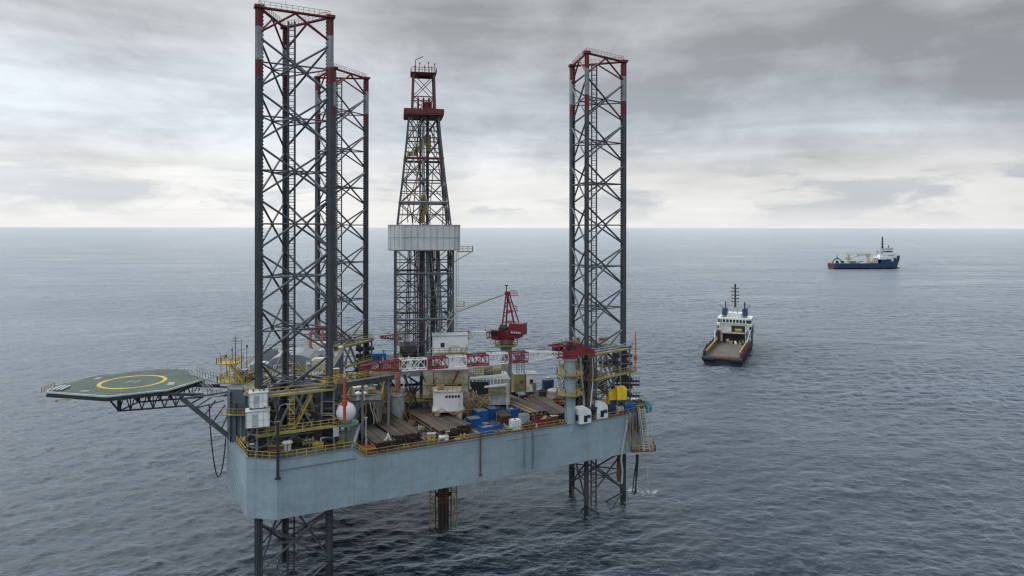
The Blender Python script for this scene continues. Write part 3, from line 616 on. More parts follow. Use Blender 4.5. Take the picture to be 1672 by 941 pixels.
# ------------------------------------------------------------------ twin white cabins on the nearest leg's outer chord
def leg_cabin(x0, x1, y0, y1, Y, label):
    a, b = atY(x0, y0, Y), atY(x1, y1, Y); w = (b.x - a.x) * .93; h = a.z - b.z - .45; c = Vector(((a.x + b.x) / 2, Y + 1.2, b.z + .2)); T = thing('control_cabin', label, 'cabin', c, R(20), 'white cabins on the nearest leg')
    m = MB(); m.bbox((0, 0, 0), (w * .86, 2.5, h)); m.build('shell', M['white'], T, False)
    m = MB(); m.bbox((0, 0, h), (w * .86 + .16, 2.66, .14)); m.build('roof', M['lgrey'], T, False)
    m = MB(); m.bbox((-w * .08, -1.27, .15), (.8, .08, h * .8)); m.build('door', M['lgrey'], T, False)
    m = MB()
    for k in range(5): m.bbox((-w * .40 + k * w * .2, -1.27, 0), (.07, .07, h))
    m.bbox((0, -1.272, h * .45), (w * .86, .06, .07)); m.bbox((w * .44, .3, h * .5), (.07, 1.8, .07)); m.build('panel_frames', M['lgrey'], T, False)
    for s in (-1, 1):
        m = MB(); m.bbox((s * w * .3, .6, -.5), (.2, 1.8, .5)); m.build('mounting_bracket', M['dark'], T, False); m = MB(); m.bbox((s * w * .25, .3, h + .14), (.2, .8, .35)); m.build('roof_bracket', M['dark'], T, False)
    return T
leg_cabin(400, 436, 641, 669, 112.2, 'smaller upper white cabin fixed outside the nearest leg')
leg_cabin(394, 440, 671, 701, 111.0, 'larger lower white cabin fixed outside the nearest leg')

# ------------------------------------------------------------------ derrick
DC = Vector((-19.9, 153.0, 0)); DA = R(10); DS = 1.07
def dp(x, y, z): ca, sa = math.cos(DA), math.sin(DA); return Vector((DC.x + (x * ca - y * sa) * DS, DC.y + (x * sa + y * ca) * DS, HC + (z - HC) * DS))
DF = 34.2; DFW = HC + (DF - HC) * DS     # drill floor level in mast units and in metres
D = thing('derrick', 'tall tapering drilling derrick with a pale wind wall band and a red crown', 'derrick', DC + Vector((0, 0, DFW)))
lev = [(DF, 5.75), (39, 5.75), (43.4, 5.75), (48, 5.75), (52.6, 5.75), (57.4, 5.75), (62.4, 5.35), (67, 4.85), (71.6, 4.3), (76, 3.85), (80.4, 3.4), (85, 3.0)]
cor = ((-1, -1), (1, -1), (1, 1), (-1, 1))
for sx_, sy_ in cor:
    m = MB()
    for (z0, h0), (z1, h1) in zip(lev[:-1], lev[1:]): m.bar(dp(sx_ * h0, sy_ * h0, z0), dp(sx_ * h1, sy_ * h1, z1), .5 if z0 < 60 else .36)
    m.build('corner_column', M['steel'] if not (sx_ > 0 and sy_ < 0) else M['brace'], D)
mb = MB()
for (z0, h0), (z1, h1) in zip(lev[:-1], lev[1:]):
    zm, hm = (z0 + z1) / 2, (h0 + h1) / 2
    for i in range(4):
        (ax_, ay_), (bx_, by_) = cor[i], cor[(i + 1) % 4]
        a0, b0, a1, b1 = dp(ax_ * h0, ay_ * h0, z0), dp(bx_ * h0, by_ * h0, z0), dp(ax_ * h1, ay_ * h1, z1), dp(bx_ * h1, by_ * h1, z1)
        mb.bar(a1, b1, .26); m0, m1 = (a0 + b0) / 2, (a1 + b1) / 2; mb.bar(a0, m1, .2); mb.bar(b0, m1, .2)
        if z0 < 60: mb.bar(a0.lerp(a1, .5), b0.lerp(b1, .5), .18); mb.bar(m0, m1, .26); mb.bar(a1, m0, .17); mb.bar(b1, m0, .17)
        else: mb.bar(a1, m0, .2); mb.bar(b1, m0, .2); mb.bar(a0.lerp(a1, .5), b0.lerp(b1, .5), .16); mb.bar(m0, m1, .16)
mb.build('lattice_bracing', M['steel'], D)
for k, (z, h, mt) in enumerate(((76, 3.85, 'red'), (67, 4.85, 'lgrey'), (52.6, 5.75, 'grey'), (43.4, 5.75, 'grey'))):
    m = MB()
    for i in range(4): (ax_, ay_), (bx_, by_) = cor[i], cor[(i + 1) % 4]; m.bar(dp(ax_ * h, ay_ * h, z + .25), dp(bx_ * h, by_ * h, z + .25), .5, .22)
    m.build('girt_walkway', M[mt], D)
mb = MB(); oct_ = [(-7.1, -4.6), (-4.6, -7.1), (5.6, -7.1), (7.1, -5.6), (7.1, 5.6), (5.6, 7.1), (-5.6, 7.1), (-7.1, 5.6)]
W0, W1 = 57.2, 62.55
for a, b in zip(oct_, oct_[1:] + oct_[:1]):
    pa, pb = dp(*a, 0), dp(*b, 0); pa.z = pb.z = 0; d = (pb - pa); L = d.length; d.normalize(); nrm = Vector((d.y, -d.x, 0)); mb.hexa((pa + pb) / 2 + up * (W0 + W1) / 2, d * L / 2, nrm * .06, up * (W1 - W0) / 2)
    k = int(L / .62)
    for i in range(k + 1): q = pa.lerp(pb, (i + .0) / k); mb.hexa(q + nrm * .07 + up * (W0 + W1) / 2, d * .07, nrm * .05, up * (W1 - W0) / 2)
    mb.hexa((pa + pb) / 2 + nrm * .09 + up * 59.9, d * L / 2, nrm * .05, up * .06)
mb.build('wind_wall', M['ww'], D)
mb = MB()
for a, b in zip(oct_, oct_[1:] + oct_[:1]):
    pa, pb = dp(*a, 0), dp(*b, 0); pa.z = pb.z = 0; d = (pb - pa); L = d.length; d.normalize(); nrm = Vector((d.y, -d.x, 0)); k = max(1, round(L / 1.35))
    for i in range(k): mb.hexa(pa.lerp(pb, (i + .5) / k) + nrm * .1 + up * (W0 + W1) / 2, d * .06, nrm * .06, up * ((W1 - W0) / 2 - .02))
    mb.hexa((pa + pb) / 2 + nrm * .13 + up * 59.9, d * L / 2, nrm * .05, up * .05); mb.hexa((pa + pb) / 2 + nrm * .1 + up * (W0 + .05), d * L / 2, nrm * .07, up * .09); mb.hexa((pa + pb) / 2 + nrm * .1 + up * (W1 - .04), d * L / 2, nrm * .07, up * .09)
mb.build('panel_joint', M['lgrey'], D)
mb = MB(); mb.prism([tuple(dp(*p, 0)[:2]) for p in oct_], W0 - .15, W0 - .02); mb.build('finger_board', M['grey'], D)
mb = MB(); q = dp(8.6, -2, 57.0); mb.box(q, (3.4, 2.2, .2), DA); mb.rail([q + Vector((-1.5, -1, .1)), q + Vector((1.7, -1, .1)), q + Vector((1.7, 1, .1))], 1.1, 1, .05); mb.bar(q + Vector((1.5, 0, 0)), dp(5.9, -2, 54.6), .15); mb.build('side_platform', M['dyel'], D)
mb = MB(); mb.prism([tuple(dp(x, y, 0)[:2]) for x, y in ((-4.0, -4.0), (4.0, -4.0), (4.0, 4.0), (-4.0, 4.0))], 86.6, 86.95)
for a, b in zip(cor, cor[1:] + cor[:1]): mb.bar(dp(a[0] * 3.95, a[1] * 3.95, 85.75), dp(b[0] * 3.95, b[1] * 3.95, 85.75), .25, 1.05)
mb.build('crown_platform', M['ared'], D)
mb = MB()
for (a, b) in cor: mb.bar(dp(a * 2.35, b * 2.35, 85.3), dp(a * 2.1, b * 2.1, 93.8), .42)
for i in range(4):
    a, b = cor[i], cor[(i + 1) % 4]
    mb.bar(dp(a[0] * 2.1, a[1] * 2.1, 93.8), dp(b[0] * 2.1, b[1] * 2.1, 93.8), .4); mb.bar(dp(a[0] * 2.25, a[1] * 2.25, 89), dp(b[0] * 2.25, b[1] * 2.25, 89), .2)
    for z0, z1 in ((86.3, 89), (89, 93.6)): mb.bar(dp(a[0] * 2.3, a[1] * 2.3, z0), dp(b[0] * 2.15, b[1] * 2.15, z1), .14); mb.bar(dp(b[0] * 2.3, b[1] * 2.3, z0), dp(a[0] * 2.15, a[1] * 2.15, z1), .14)
mb.build('crown_frame', M['ared'], D)
mb = MB()
for s in (-1.1, 0, 1.1): mb.tube(dp(s - .16, -.3, 88.0), dp(s + .16, -.3, 88.0), 1.25, 14)
mb.box(dp(.9, -.2, 87.4), (1.8, 1.8, 1.6), DA); mb.build('crown_sheaves', M['red'], D)
mb = MB(); mb.prism([tuple(dp(x, y, 0)[:2]) for x, y in ((-2.6, -2.6), (2.6, -2.6), (2.6, 2.6), (-2.6, 2.6))], 96.1, 96.25); mb.rail([dp(-2.6, -2.6, 94), dp(2.6, -2.6, 94), dp(2.6, 2.6, 94), dp(-2.6, 2.6, 94), dp(-2.6, -2.6, 94)], 1.0, .8, .04)
for x, h in ((-1.8, 1.6), (-.8, 2.2), (.2, 1.7), (1.0, 2.4), (1.7, 1.5), (2.3, 2.1)): mb.tube(dp(x, -1 + (h % 1), 94), dp(x, -1 + (h % 1), 94 + h), .07, 5); mb.box(dp(x, -1 + (h % 1), 94 + h), (.25, .25, .3))
mb.build('top_railing', M['rust'], D)
mb = MB(); q = dp(-1.7, -2.4, 94); mb.bar(q, q + up * 2.6, .14); mb.bar(q + up * 2.6, q + Vector((1.7, 0, 3.4)), .14); mb.build('davit', M['dark'], D)
mb = MB(); mb.bar(dp(.9, .4, 36), dp(.9, .4, 85), .75, .6); mb.bar(dp(-.6, 1.2, 36), dp(-.6, 1.2, 85), .35); mb.build('guide_mast', M['dark'], D)
mb = MB()
for q in (-.5, -.25, 0, .25, .5): mb.tube(dp(q, 0, 66), dp(q * 1.6, -.2, 86), .035, 5)
mb.build('drilling_lines', M['wire'], D)
mb = MB(); mb.box(dp(0, -.4, 66.2), (1.5, 1.2, 3.2), DA); mb.tube(dp(-.7, -.4, 68), dp(.7, -.4, 68), .9, 12); mb.box(dp(-.1, -.4, 63.8), (.9, .9, 1.8), DA); mb.build('travelling_block', M['yellow'], D)
mb = MB(); mb.bar(dp(-2, 0, 77.5), dp(1.2, .3, 81), .5, .9); mb.box(dp(-2.2, .2, 77.4), (2.4, 1, .9), DA); mb.bar(dp(1.2, .3, 78), dp(1.2, .3, 81.4), .8); mb.build('hoist_arm', M['yellow'], D)
for k in range(16):                                # stands of pipe and hoses in the mast
    m = MB(); x0 = rng.uniform(-4, 4); y0 = rng.uniform(-3, 4)
    for j in range(3): m.tube(dp(x0 + j * .42, y0 + (j % 2) * .3, DF + .2), dp((x0 + j * .34) * .78, y0 * .8, 60.0), .12, 6)
    m.build('standing_pipes', M[('lgrey', 'rust', 'brace', 'tan', 'dark', 'brace', 'dyel', 'steel', 'rust', 'lgrey', 'dark', 'rust', 'steel', 'dark', 'brace', 'pipe')[k]], D)
for k, (mt, xx) in enumerate((('white', -1.8), ('lgrey', 2.2), ('rust', -3.2), ('red', 3.3), ('orange', -2.6), ('white', 1.0), ('dark', -.9), ('red', -1.4))):
    m = MB(); pts = []; zb_, zt_ = ((63, 84.5) if k % 2 == 0 else (36, 83))
    for i in range(16):
        t = i / 15; z = zb_ + (zt_ - zb_) * t; w = 1.0 - .45 * max(0, (z - 62) / 23); pts.append(dp(xx * w + .9 * math.sin(t * 7 + k), -2.5 * w + 1.2 * math.cos(t * 5 + k * 2), z))
    m.path(pts, .11 if mt != 'white' else .14, 6); m.build('mast_hose', M[mt], D)
mb = MB(); mb.ladder(dp(-5.2, -5.9, DF), dp(-5.2, -5.9, 57), .7, .8, (1, 0, 0), .06); mb.ladder(dp(-4.9, -5.0, 62.5), dp(-2.7, -3.1, 85), .6, .8, (1, 0, 0), .05); mb.build('mast_ladder', M['dyel'], D)
mb = MB(); mb.bar(dp(6.4, -5.6, DF + 1), dp(6.4, -5.6, 57), .16); mb.bar(dp(6.8, -5.6, DF + 1), dp(6.8, -5.6, 57), .1); q = dp(7.2, -5.5, 46.0); mb.box(q, (1.8, 1.4, .15)); mb.rail([q + Vector((-.8, -.6, 0)), q + Vector((.9, -.6, 0)), q + Vector((.9, .6, 0))], 1.1, .9, .045); mb.build('standpipe', M['dyel'], D)
mb = MB(); mb.bar(dp(1.4, -6.0, DF + 1.6), dp(6.8, -6.2, 45.6), .16); mb.bar(dp(.4, -6.0, DF + 1.6), dp(5.8, -6.2, 45.6), .12)
for i in range(9): t = i / 9; mb.bar(dp(.4 + 5.4 * t, -6.1, DF + 1.6 + (45.6 - DF - 1.6) * t), dp(1.4 + 5.4 * t, -6.1, DF + 1.6 + (45.6 - DF - 1.6) * t), .1)
mb.build('slanting_stair', M['cream'], D)
mb = MB(); mb.box(dp(-3.2, -1.5, DF + 2.0), (3.6, 3.6, 3.6), DA); mb.tube(dp(-4.5, -3.5, DF + 2.6), dp(-1.5, -3.5, DF + 2.6), 1.3, 14); mb.build('drawworks', M['dark'], D)
mb = MB(); mb.box(dp(3.3, -4.2, DF + 2.3), (2.4, 2.2, 4.6), DA); mb.build('hoist_cabinet', M['red'], D)

# ------------------------------------------------------------------ drill floor and its substructure
S = thing('drill_floor', 'crowded drill floor platform on raking beams beneath the derrick', 'platform', DC + up * ZD)
mb = MB(); fl = [(-10.2, -7.4), (8.4, -7.4), (8.4, 8), (-10.2, 8)]; mb.prism([tuple(dp(*p, 0)[:2]) for p in fl], DFW - .5, DFW - .02); mb.build('floor_plate', M['rdeck'], S)
mb = MB()
for a, b in zip(fl, fl[1:] + fl[:1]): mb.bar(dp(*a, DF - 1.1), dp(*b, DF - 1.1), .5, 1.2)
for x in (-4, 0, 4): mb.bar(dp(x, -7.4, DF - 1.1), dp(x, 8, DF - 1.1), .4, 1.1)
mb.build('floor_girder', M['grey'], S)
for (x, y) in ((-7.2, -6.6), (7.6, -6.6), (7.6, 7), (-7.2, 7), (0, -6.6), (0, 7)):
    m = MB(); m.bar(dp(x, y, ZD), dp(x, y, DF - 1.6), .75); m.build('support_column', M['grey'], S)
mb = MB()
for a, b in (((-7.2, -6.6), (0, -6.6)), ((0, -6.6), (7.6, -6.6)), ((7.6, -6.6), (7.6, 7)), ((-7.2, -6.6), (-7.2, 7)), ((-7.2, 7), (7.6, 7))):
    mb.bar(dp(*a, ZD + .2), dp(*b, DF - 1.8), .36); mb.bar(dp(*b, ZD + .2), dp(*a, DF - 1.8), .36); mb.bar(dp(*a, 27.6), dp(*b, 27.6), .4, .6)
mb.build('cross_brace', M['dark'], S)
mb = MB(); mb.prism([tuple(dp(*p, 0)[:2]) for p in ((-8.8, -8.2), (5.5, -8.2), (5.5, -6.2), (-8.8, -6.2))], 25.3, 25.45); mb.rail([dp(-8.8, -8.2, 27.85), dp(5.5, -8.2, 27.85)], 1.1, 1.2, .05); mb.build('mid_walkway', M['dyel'], S)
mb = MB(); mb.rail([dp(-8.2, 8, DF), dp(-8.2, -7.4, DF), dp(8.4, -7.4, DF), dp(8.4, 8, DF)], 1.2, 1.3, .055); mb.build('floor_railing', M['yellow'], S)
for k in range(4):
    m = MB(); a = dp(-9.6 - k * .9, -9.5, ZD + .5 + (k == 3)); b = dp(-6.6 - k * .9, -4, DF - .8)
    m.bar(a, b, .35); m.bar(a + Vector((.5, 0, 0)), b + Vector((.5, 0, 0)), .25)
    for i in range(12): t = i / 12; m.bar(a.lerp(b, t), (a + Vector((.5, 0, 0))).lerp(b + Vector((.5, 0, 0)), t), .12)
    m.build('raking_stair_beam', M[('yellow', 'dyel', 'steel', 'rust')[k]], S)
for k in range(14):
    m = MB(); x0 = rng.uniform(-8.5, 6); pts = []
    for i in range(9):
        t = i / 8; pts.append(dp(x0 + 1.6 * math.sin(k + t * 3.2), -8.4 + 1.2 * math.sin(k * 2 + t * 2.4), ZD + .8 + (DF - ZD - 1.5) * t))
    m.path(pts, (.12, .18, .09)[k % 3], 6); m.build('riser_hose', M[('dyel', 'dark', 'yellow', 'red', 'lgrey', 'rust', 'steel')[k % 7]], S)
for k in range(16):
    m = MB(); q = dp(rng.uniform(-8, 5), rng.uniform(-8, -6.8), (27.9, ZD + 2.3, DF)[k % 3]); h = rng.uniform(.8, 2.2); m.bbox(q, (rng.uniform(.6, 1.6), rng.uniform(.6, 1.2), h), rng.uniform(0, 1)); m.tube(q + up * h * .6, q + Vector((.9, -.3, h * .6)), .22, 8); m.tube(q + up * h, q + up * (h + .5), .14, 8)
    m.build('floor_machinery', M[('yellow', 'rust', 'white', 'red', 'green', 'dark', 'dyel', 'lgrey')[k % 8]], S)

# conductor below the hull
K = thing('conductor_pipe', 'rusty ochre conductor pipe dropping into the sea beneath the hull between two thin lattice guides', 'conductor', (-14, 140.5, 0))
cx_ = (724.5 - 836) * 140.5 / F
mb = MB(); mb.cur = 0; mb.tube((cx_, 140.5, 5.5), (cx_, 140.5, ZB), 1.15, 20); mb.cur = 1; mb.tube((cx_, 140.5, -5), (cx_, 140.5, 5.5), 1.15, 20)
mb.cur = 0
for z in (7, 9.2, 11.4): mb.tube((cx_, 140.5, z), (cx_, 140.5, z + .25), 1.6, 20)
for i in range(6): t = i * math.pi / 3; mb.tube((cx_ + 1.6 * math.cos(t), 140.5 + 1.6 * math.sin(t), 0), (cx_ + 1.6 * math.cos(t), 140.5 + 1.6 * math.sin(t), ZB), .14, 6)
mb.build('casing', [M['conduct'], M['dark']], K)
for s in (-1, 1):
    m = MB(); x = cx_ + s * 2.75; m.tube((x, 140.5, .2), (x, 140.5, ZB), .14, 6); z = 1.5
    while z < ZB - .6: m.bar((x, 140.5, z), (cx_ + s * 1.45, 140.5, z + 1.1), .1); m.bar((x, 140.5, z + 1.1), (cx_ + s * 1.45, 140.5, z), .1); m.bar((x, 140.5, z), (cx_ + s * 1.45, 140.5, z), .12); z += 1.5
    m.build('guide_lattice', M['dyel'], K)

# ------------------------------------------------------------------ cranes
def lattice(mb, p0, p1, w0, w1, bays, r=.09, segs=None):
    p0, p1 = Vector(p0), Vector(p1); d = (p1 - p0).normalized(); s = d.cross(up).normalized(); u = s.cross(d).normalized()
    def cn(t): p = p0.lerp(p1, t); w = w0 + (w1 - w0) * t; return [p + s * a * w / 2 + u * b * w / 2 for a, b in ((-1, -1), (1, -1), (1, 1), (-1, 1))]
    for i in range(bays):
        c0, c1 = cn(i / bays), cn((i + 1) / bays)
        for k in range(4):
            mb.bar(c0[k], c1[k], r * 2); k2 = (k + 1) % 4; mb.bar(c0[k], c0[k2], r * 1.2)
            if i % 2: mb.bar(c0[k], c1[k2], r * 1.2)
            else: mb.bar(c0[k2], c1[k], r * 1.2)
    c = cn(1)
    for k in range(4): mb.bar(c[k], c[(k + 1) % 4], r * 1.4)
def crane(name_label, base, zdeck, ztop, tip, heel_r, segs, cabdir, gantry, pr=1.13, w=1.7, mast=True):
    C = thing('pedestal_crane', name_label, 'crane', (base[0], base[1], zdeck), group='red and white pedestal cranes'); bx, by = base[0], base[1]
    m = MB(); m.tube((bx, by, zdeck - (1.6 if mast is False else 0)), (bx, by, ztop), pr, 24); m.tube((bx, by, ztop - .5), (bx, by, ztop), pr * 1.35, 24); m.build('pedestal', M['hull'] if not mast else M['grey'], C)
    for z in ((ztop - 3.1, ztop - 7.2) if not mast else (ztop - .9,)):
        m = MB(); o_ = [(bx + 2.9 * math.cos(i * math.pi / 4 + .4), by + 2.9 * math.sin(i * math.pi / 4 + .4)) for i in range(8)]; m.prism(o_, z - .25, z); pts = [Vector((a, b, z)) for a, b in o_]; m.rail(pts + pts[:1], 1.15, 1.1, .05)
        for p in pts[::2]: m.bar(p - up * .2, (bx, by, z - 1.7), .18)
        m.build('service_platform', M['dyel'], C)
    d = (Vector(tip) - Vector((bx, by, ztop + .8))); d.z = 0; d.normalize(); s = Vector((-d.y, d.x, 0)); b0 = Vector((bx, by, ztop))
    m = MB(); m.tube(b0, b0 + up * .7, pr * 1.5, 24); m.hexa(b0 + up * (1.5 if mast else 1.2) - d * .6, d * (3.0 if mast else 2.2), s * 1.6, up * (.75 if mast else .5))
    if mast: m.hexa(b0 + up * 2.9 - d * 3.0, d * 1.7, s * 1.6, up * 1.35)
    m.build('slewing_house', M['red'], C)
    if mast:
        m = MB()
        for a in (-1, 1):
            m.bar(b0 + d * .7 + s * a * 1.3 + up * 2.2, b0 - d * .2 + s * a * .5 + up * gantry, .38); m.bar(b0 - d * 2.6 + s * a * 1.4 + up * 4.4, b0 - d * .5 + s * a * .5 + up * gantry, .3)
            for t in (.25, .5, .75): q = b0 + up * (2.2 + (gantry - 2.2) * t); m.bar(q + d * (.7 - .9 * t) + s * a * 1.0, q - d * (2.2 - 1.7 * t) + s * a * 1.0, .2)
        for t in (.15, .4, .65, .9): q = b0 + up * (2.2 + (gantry - 2.2) * t) + d * (.7 - .9 * t); m.bar(q - s * (1.3 - .8 * t), q + s * (1.3 - .8 * t), .22)
        m.box(b0 + up * (gantry + .1) - d * .3, (1.4, 1.6, .8)); m.tube(b0 + up * gantry, b0 + up * (gantry + 1.9), .16, 6); m.box(b0 + up * (gantry + 1.9), (.9, .5, .25)); m.build('a_frame', M['red'], C)
        for z in (gantry - .4, gantry * .55 + 1):
            m = MB(); q = b0 - d * 1.9 + up * z; m.box(q, (1.7, 1.7, .15), math.atan2(d.y, d.x)); m.rail([q + Vector((-.8, -.8, 0)), q + Vector((.8, -.8, 0)), q + Vector((.8, .8, 0)), q + Vector((-.8, .8, 0))], 1.1, .8, .05); m.bar(q, b0 + up * z - d * .4, .2); m.build('mast_platform', M['pink'], C)
    m = MB(); q = b0 + d * 1.8 + s * 2.0 * cabdir + up * 1.5; m.hexa(q, d * .9, s * .8, up * 1.15); m.build('operator_cab', M['red'], C)
    g = MB(); g.hexa(q + up * .25 + d * .1, d * .84, s * .83, up * .6); g.build('cab_window', M['glass'], C)
    m = MB()
    for k in range(7): q = b0 + up * rng.uniform(1.9, 3.0) - d * rng.uniform(-2, 1.0) + s * rng.uniform(-1.6, 1.6); m.box(q, (rng.uniform(.5, 1.1), rng.uniform(.4, .8), rng.uniform(.5, 1.1)), rng.uniform(0, 2))
    m.tube(b0 - s * 1.2 + d * 1 + up * 2.7, b0 + s * 1.2 + d * 1 + up * 2.7, .6, 12); m.build('winch', M['dark'], C)
    h = b0 + d * heel_r + up * (1.2 if mast else .9); T = Vector(tip); L = (T - h).length
    for t0, t1, mt in segs:
        m = MB(); wa = w * min(1, .35 + t0 * 7, .3 + (1 - t0) * 4.5); wb = w * min(1, .35 + t1 * 7, .3 + (1 - t1) * 4.5)
        lattice(m, h.lerp(T, t0 + .0015), h.lerp(T, t1 - .0015), wa, wb, max(2, round((t1 - t0) * L / 1.5)), .115 if mt == 'red' else .08); m.build('boom_section', M[mt], C)
    m = MB()
    for a in (-1, 1):
        top = b0 + up * (gantry if mast else 2.6) - d * .3 + s * a * .3; m.tube(top, h.lerp(T, .97) + s * a * .3 + up * .9, .03, 5)
        if mast: m.tube(top, h.lerp(T, .80) + s * a * .5 + up * 1.0, .03, 5); m.tube(top, h.lerp(T, .84) + s * a * .2 + up * 1.0, .025, 5)
    m.build('pendant_wires', M['wire'], C)
    m = MB()
    for t in (.1, .24, .38, .52, .66, .8, .93):
        q = h.lerp(T, t) + up * (w * .5); m.bar(q, q + up * .55, .14)
    m.build('wire_guides', M['red'], C)
    return C, b0, d, s
tipn = at(588, 601, 36.6)
hx = at(931, 690, 21.9)
CN, b0, d, s = crane('nearest crane, long lattice boom lying across the deck in front of the derrick, on a blue grey pedestal', (hx.x, hx.y), ZD, 35.3, tipn, 1.8,
    [(0, .195, 'white'), (.195, .30, 'red'), (.30, .40, 'white'), (.40, .51, 'red'), (.51, .60, 'white'), (.60, .70, 'red'), (.70, .82, 'white'), (.82, .91, 'red'), (.91, 1, 'red')], -1, 3, mast=False, w=1.9)
CN['label'] = 'nearest crane with blue grey pedestal, its long red and white boom lying across the deck'
mb = MB()                                          # the red raised back of the near crane
for a in (-1, 1):
    mb.hexa(b0 + s * a * 1.3 + up * 1.7 - d * 2.4, d * 2.6 + up * .9, s * .12, up * .75 + d * .1); mb.bar(b0 + d * 4.4 + s * a * 1.2 + up * 2.5, b0 - d * 1 + s * a * 1.2 + up * 3.1, .3); mb.bar(b0 + d * 3.6 + s * a * 1.2 + up * .4, b0 - d * 1 + s * a * 1.2 + up * .4, .3)
    for t in (0, 1.4, 2.8): mb.bar(b0 + d * (t + .4) + s * a * 1.2 + up * .4, b0 + d * (t + .4) + s * a * 1.2 + up * 2.8, .2)
mb.build('back_frame', M['red'], CN)
mb = MB()
for k in range(4): pts = [b0 + Vector((-2.6 - k * .15, -.8, -3.2)) + Vector((.25 * i + .8 * math.sin(i * .4) * (k % 2), 0, -i * .9)) for i in range(12)]; mb.path(pts, .035, 5)
mb.build('hanging_cable', M['rubber'], CN)
fb = at(827, 615, 22); fb = Vector(((827 - 836) * 164 / F, 164, 21.9))
CB, b1, d1, s1 = crane('far crane with upright red A frame and boxy red house, beyond the white deck buildings', (fb.x, fb.y), ZD, 35.0, Vector(((622 - 836) * 178 / F, 178, HC - (551 - HOR) * 178 / F)), 2.2,
    [(0, .08, 'red'), (.08, .22, 'white'), (.22, .42, 'red'), (.42, .62, 'white'), (.62, .8, 'white'), (.8, 1, 'red')], 1, 11.2, pr=1.3, w=1.6)
mb = MB()
q = b1 - d1 * 3.1 - s1 * 0 + up * 2.5
cam_side = s1 if (s1.y < 0) else -s1
for k in range(6): mb.hexa(q + cam_side * 1.62 + d1 * (1.1 - k * .44) + up * -.3, d1 * .13, cam_side * .015, up * .22)
mb.build('lettering', M['white'], CB)
# short third pedestal in the middle of the pipe deck
T3 = thing('mast_pedestal', 'short fat pale grey pedestal carrying a faded red post between the two near pipe stacks', 'pedestal', at(648, 687, ZD)); q = at(648, 686, ZD + .03); q.y += 1.4
mb = MB(); mb.tube(q, q + up * 5.0, 1.5, 28); mb.tube(q + up * 5.0, q + up * 5.35, 2.0, 28); mb.build('pedestal', M['lgrey'], T3)
mb = MB(); mb.tube(q + up * 5.35, q + up * 10.8, .62, 14, .5); mb.tube(q + up * 10.8, q + up * 11.6, .9, 14); mb.build('red_post', M['pink'], T3)
mb = MB(); o_ = [q + up * 5.35 + Vector((1.9 * math.cos(i * math.pi / 4), 1.9 * math.sin(i * math.pi / 4), 0)) for i in range(9)]; mb.rail(o_, 1.0, .9, .045); mb.build('railing', M['dyel'], T3)
mb = MB(); mb.box(q + up * 11.9, (4.5, 1.2, .5), .2); mb.bar(q + up * 10.9, q + Vector((-2.4, 0, 7)), .3); mb.build('boom_rest', M['dark'], T3)
# pinkish gantry behind the nearest leg
G = thing('red_gantry', 'faded red steel goalpost gantry standing behind the nearest leg', 'gantry', atY(520, 580, 158))
for x in (507, 527):
    m = MB(); p = atY(x, 580, 158); m.bar(p - up * .2, p + up * 5.3, .5); m.build('post', M['pink'], G)
mb = MB(); a, b = atY(496, 538, 158), atY(545, 538, 158); mb.bar(a, b, .5, .6); mb.bar(a + up * -1.2, b + up * -1.2, .2); mb.build('crossbeam', M['red'], G)

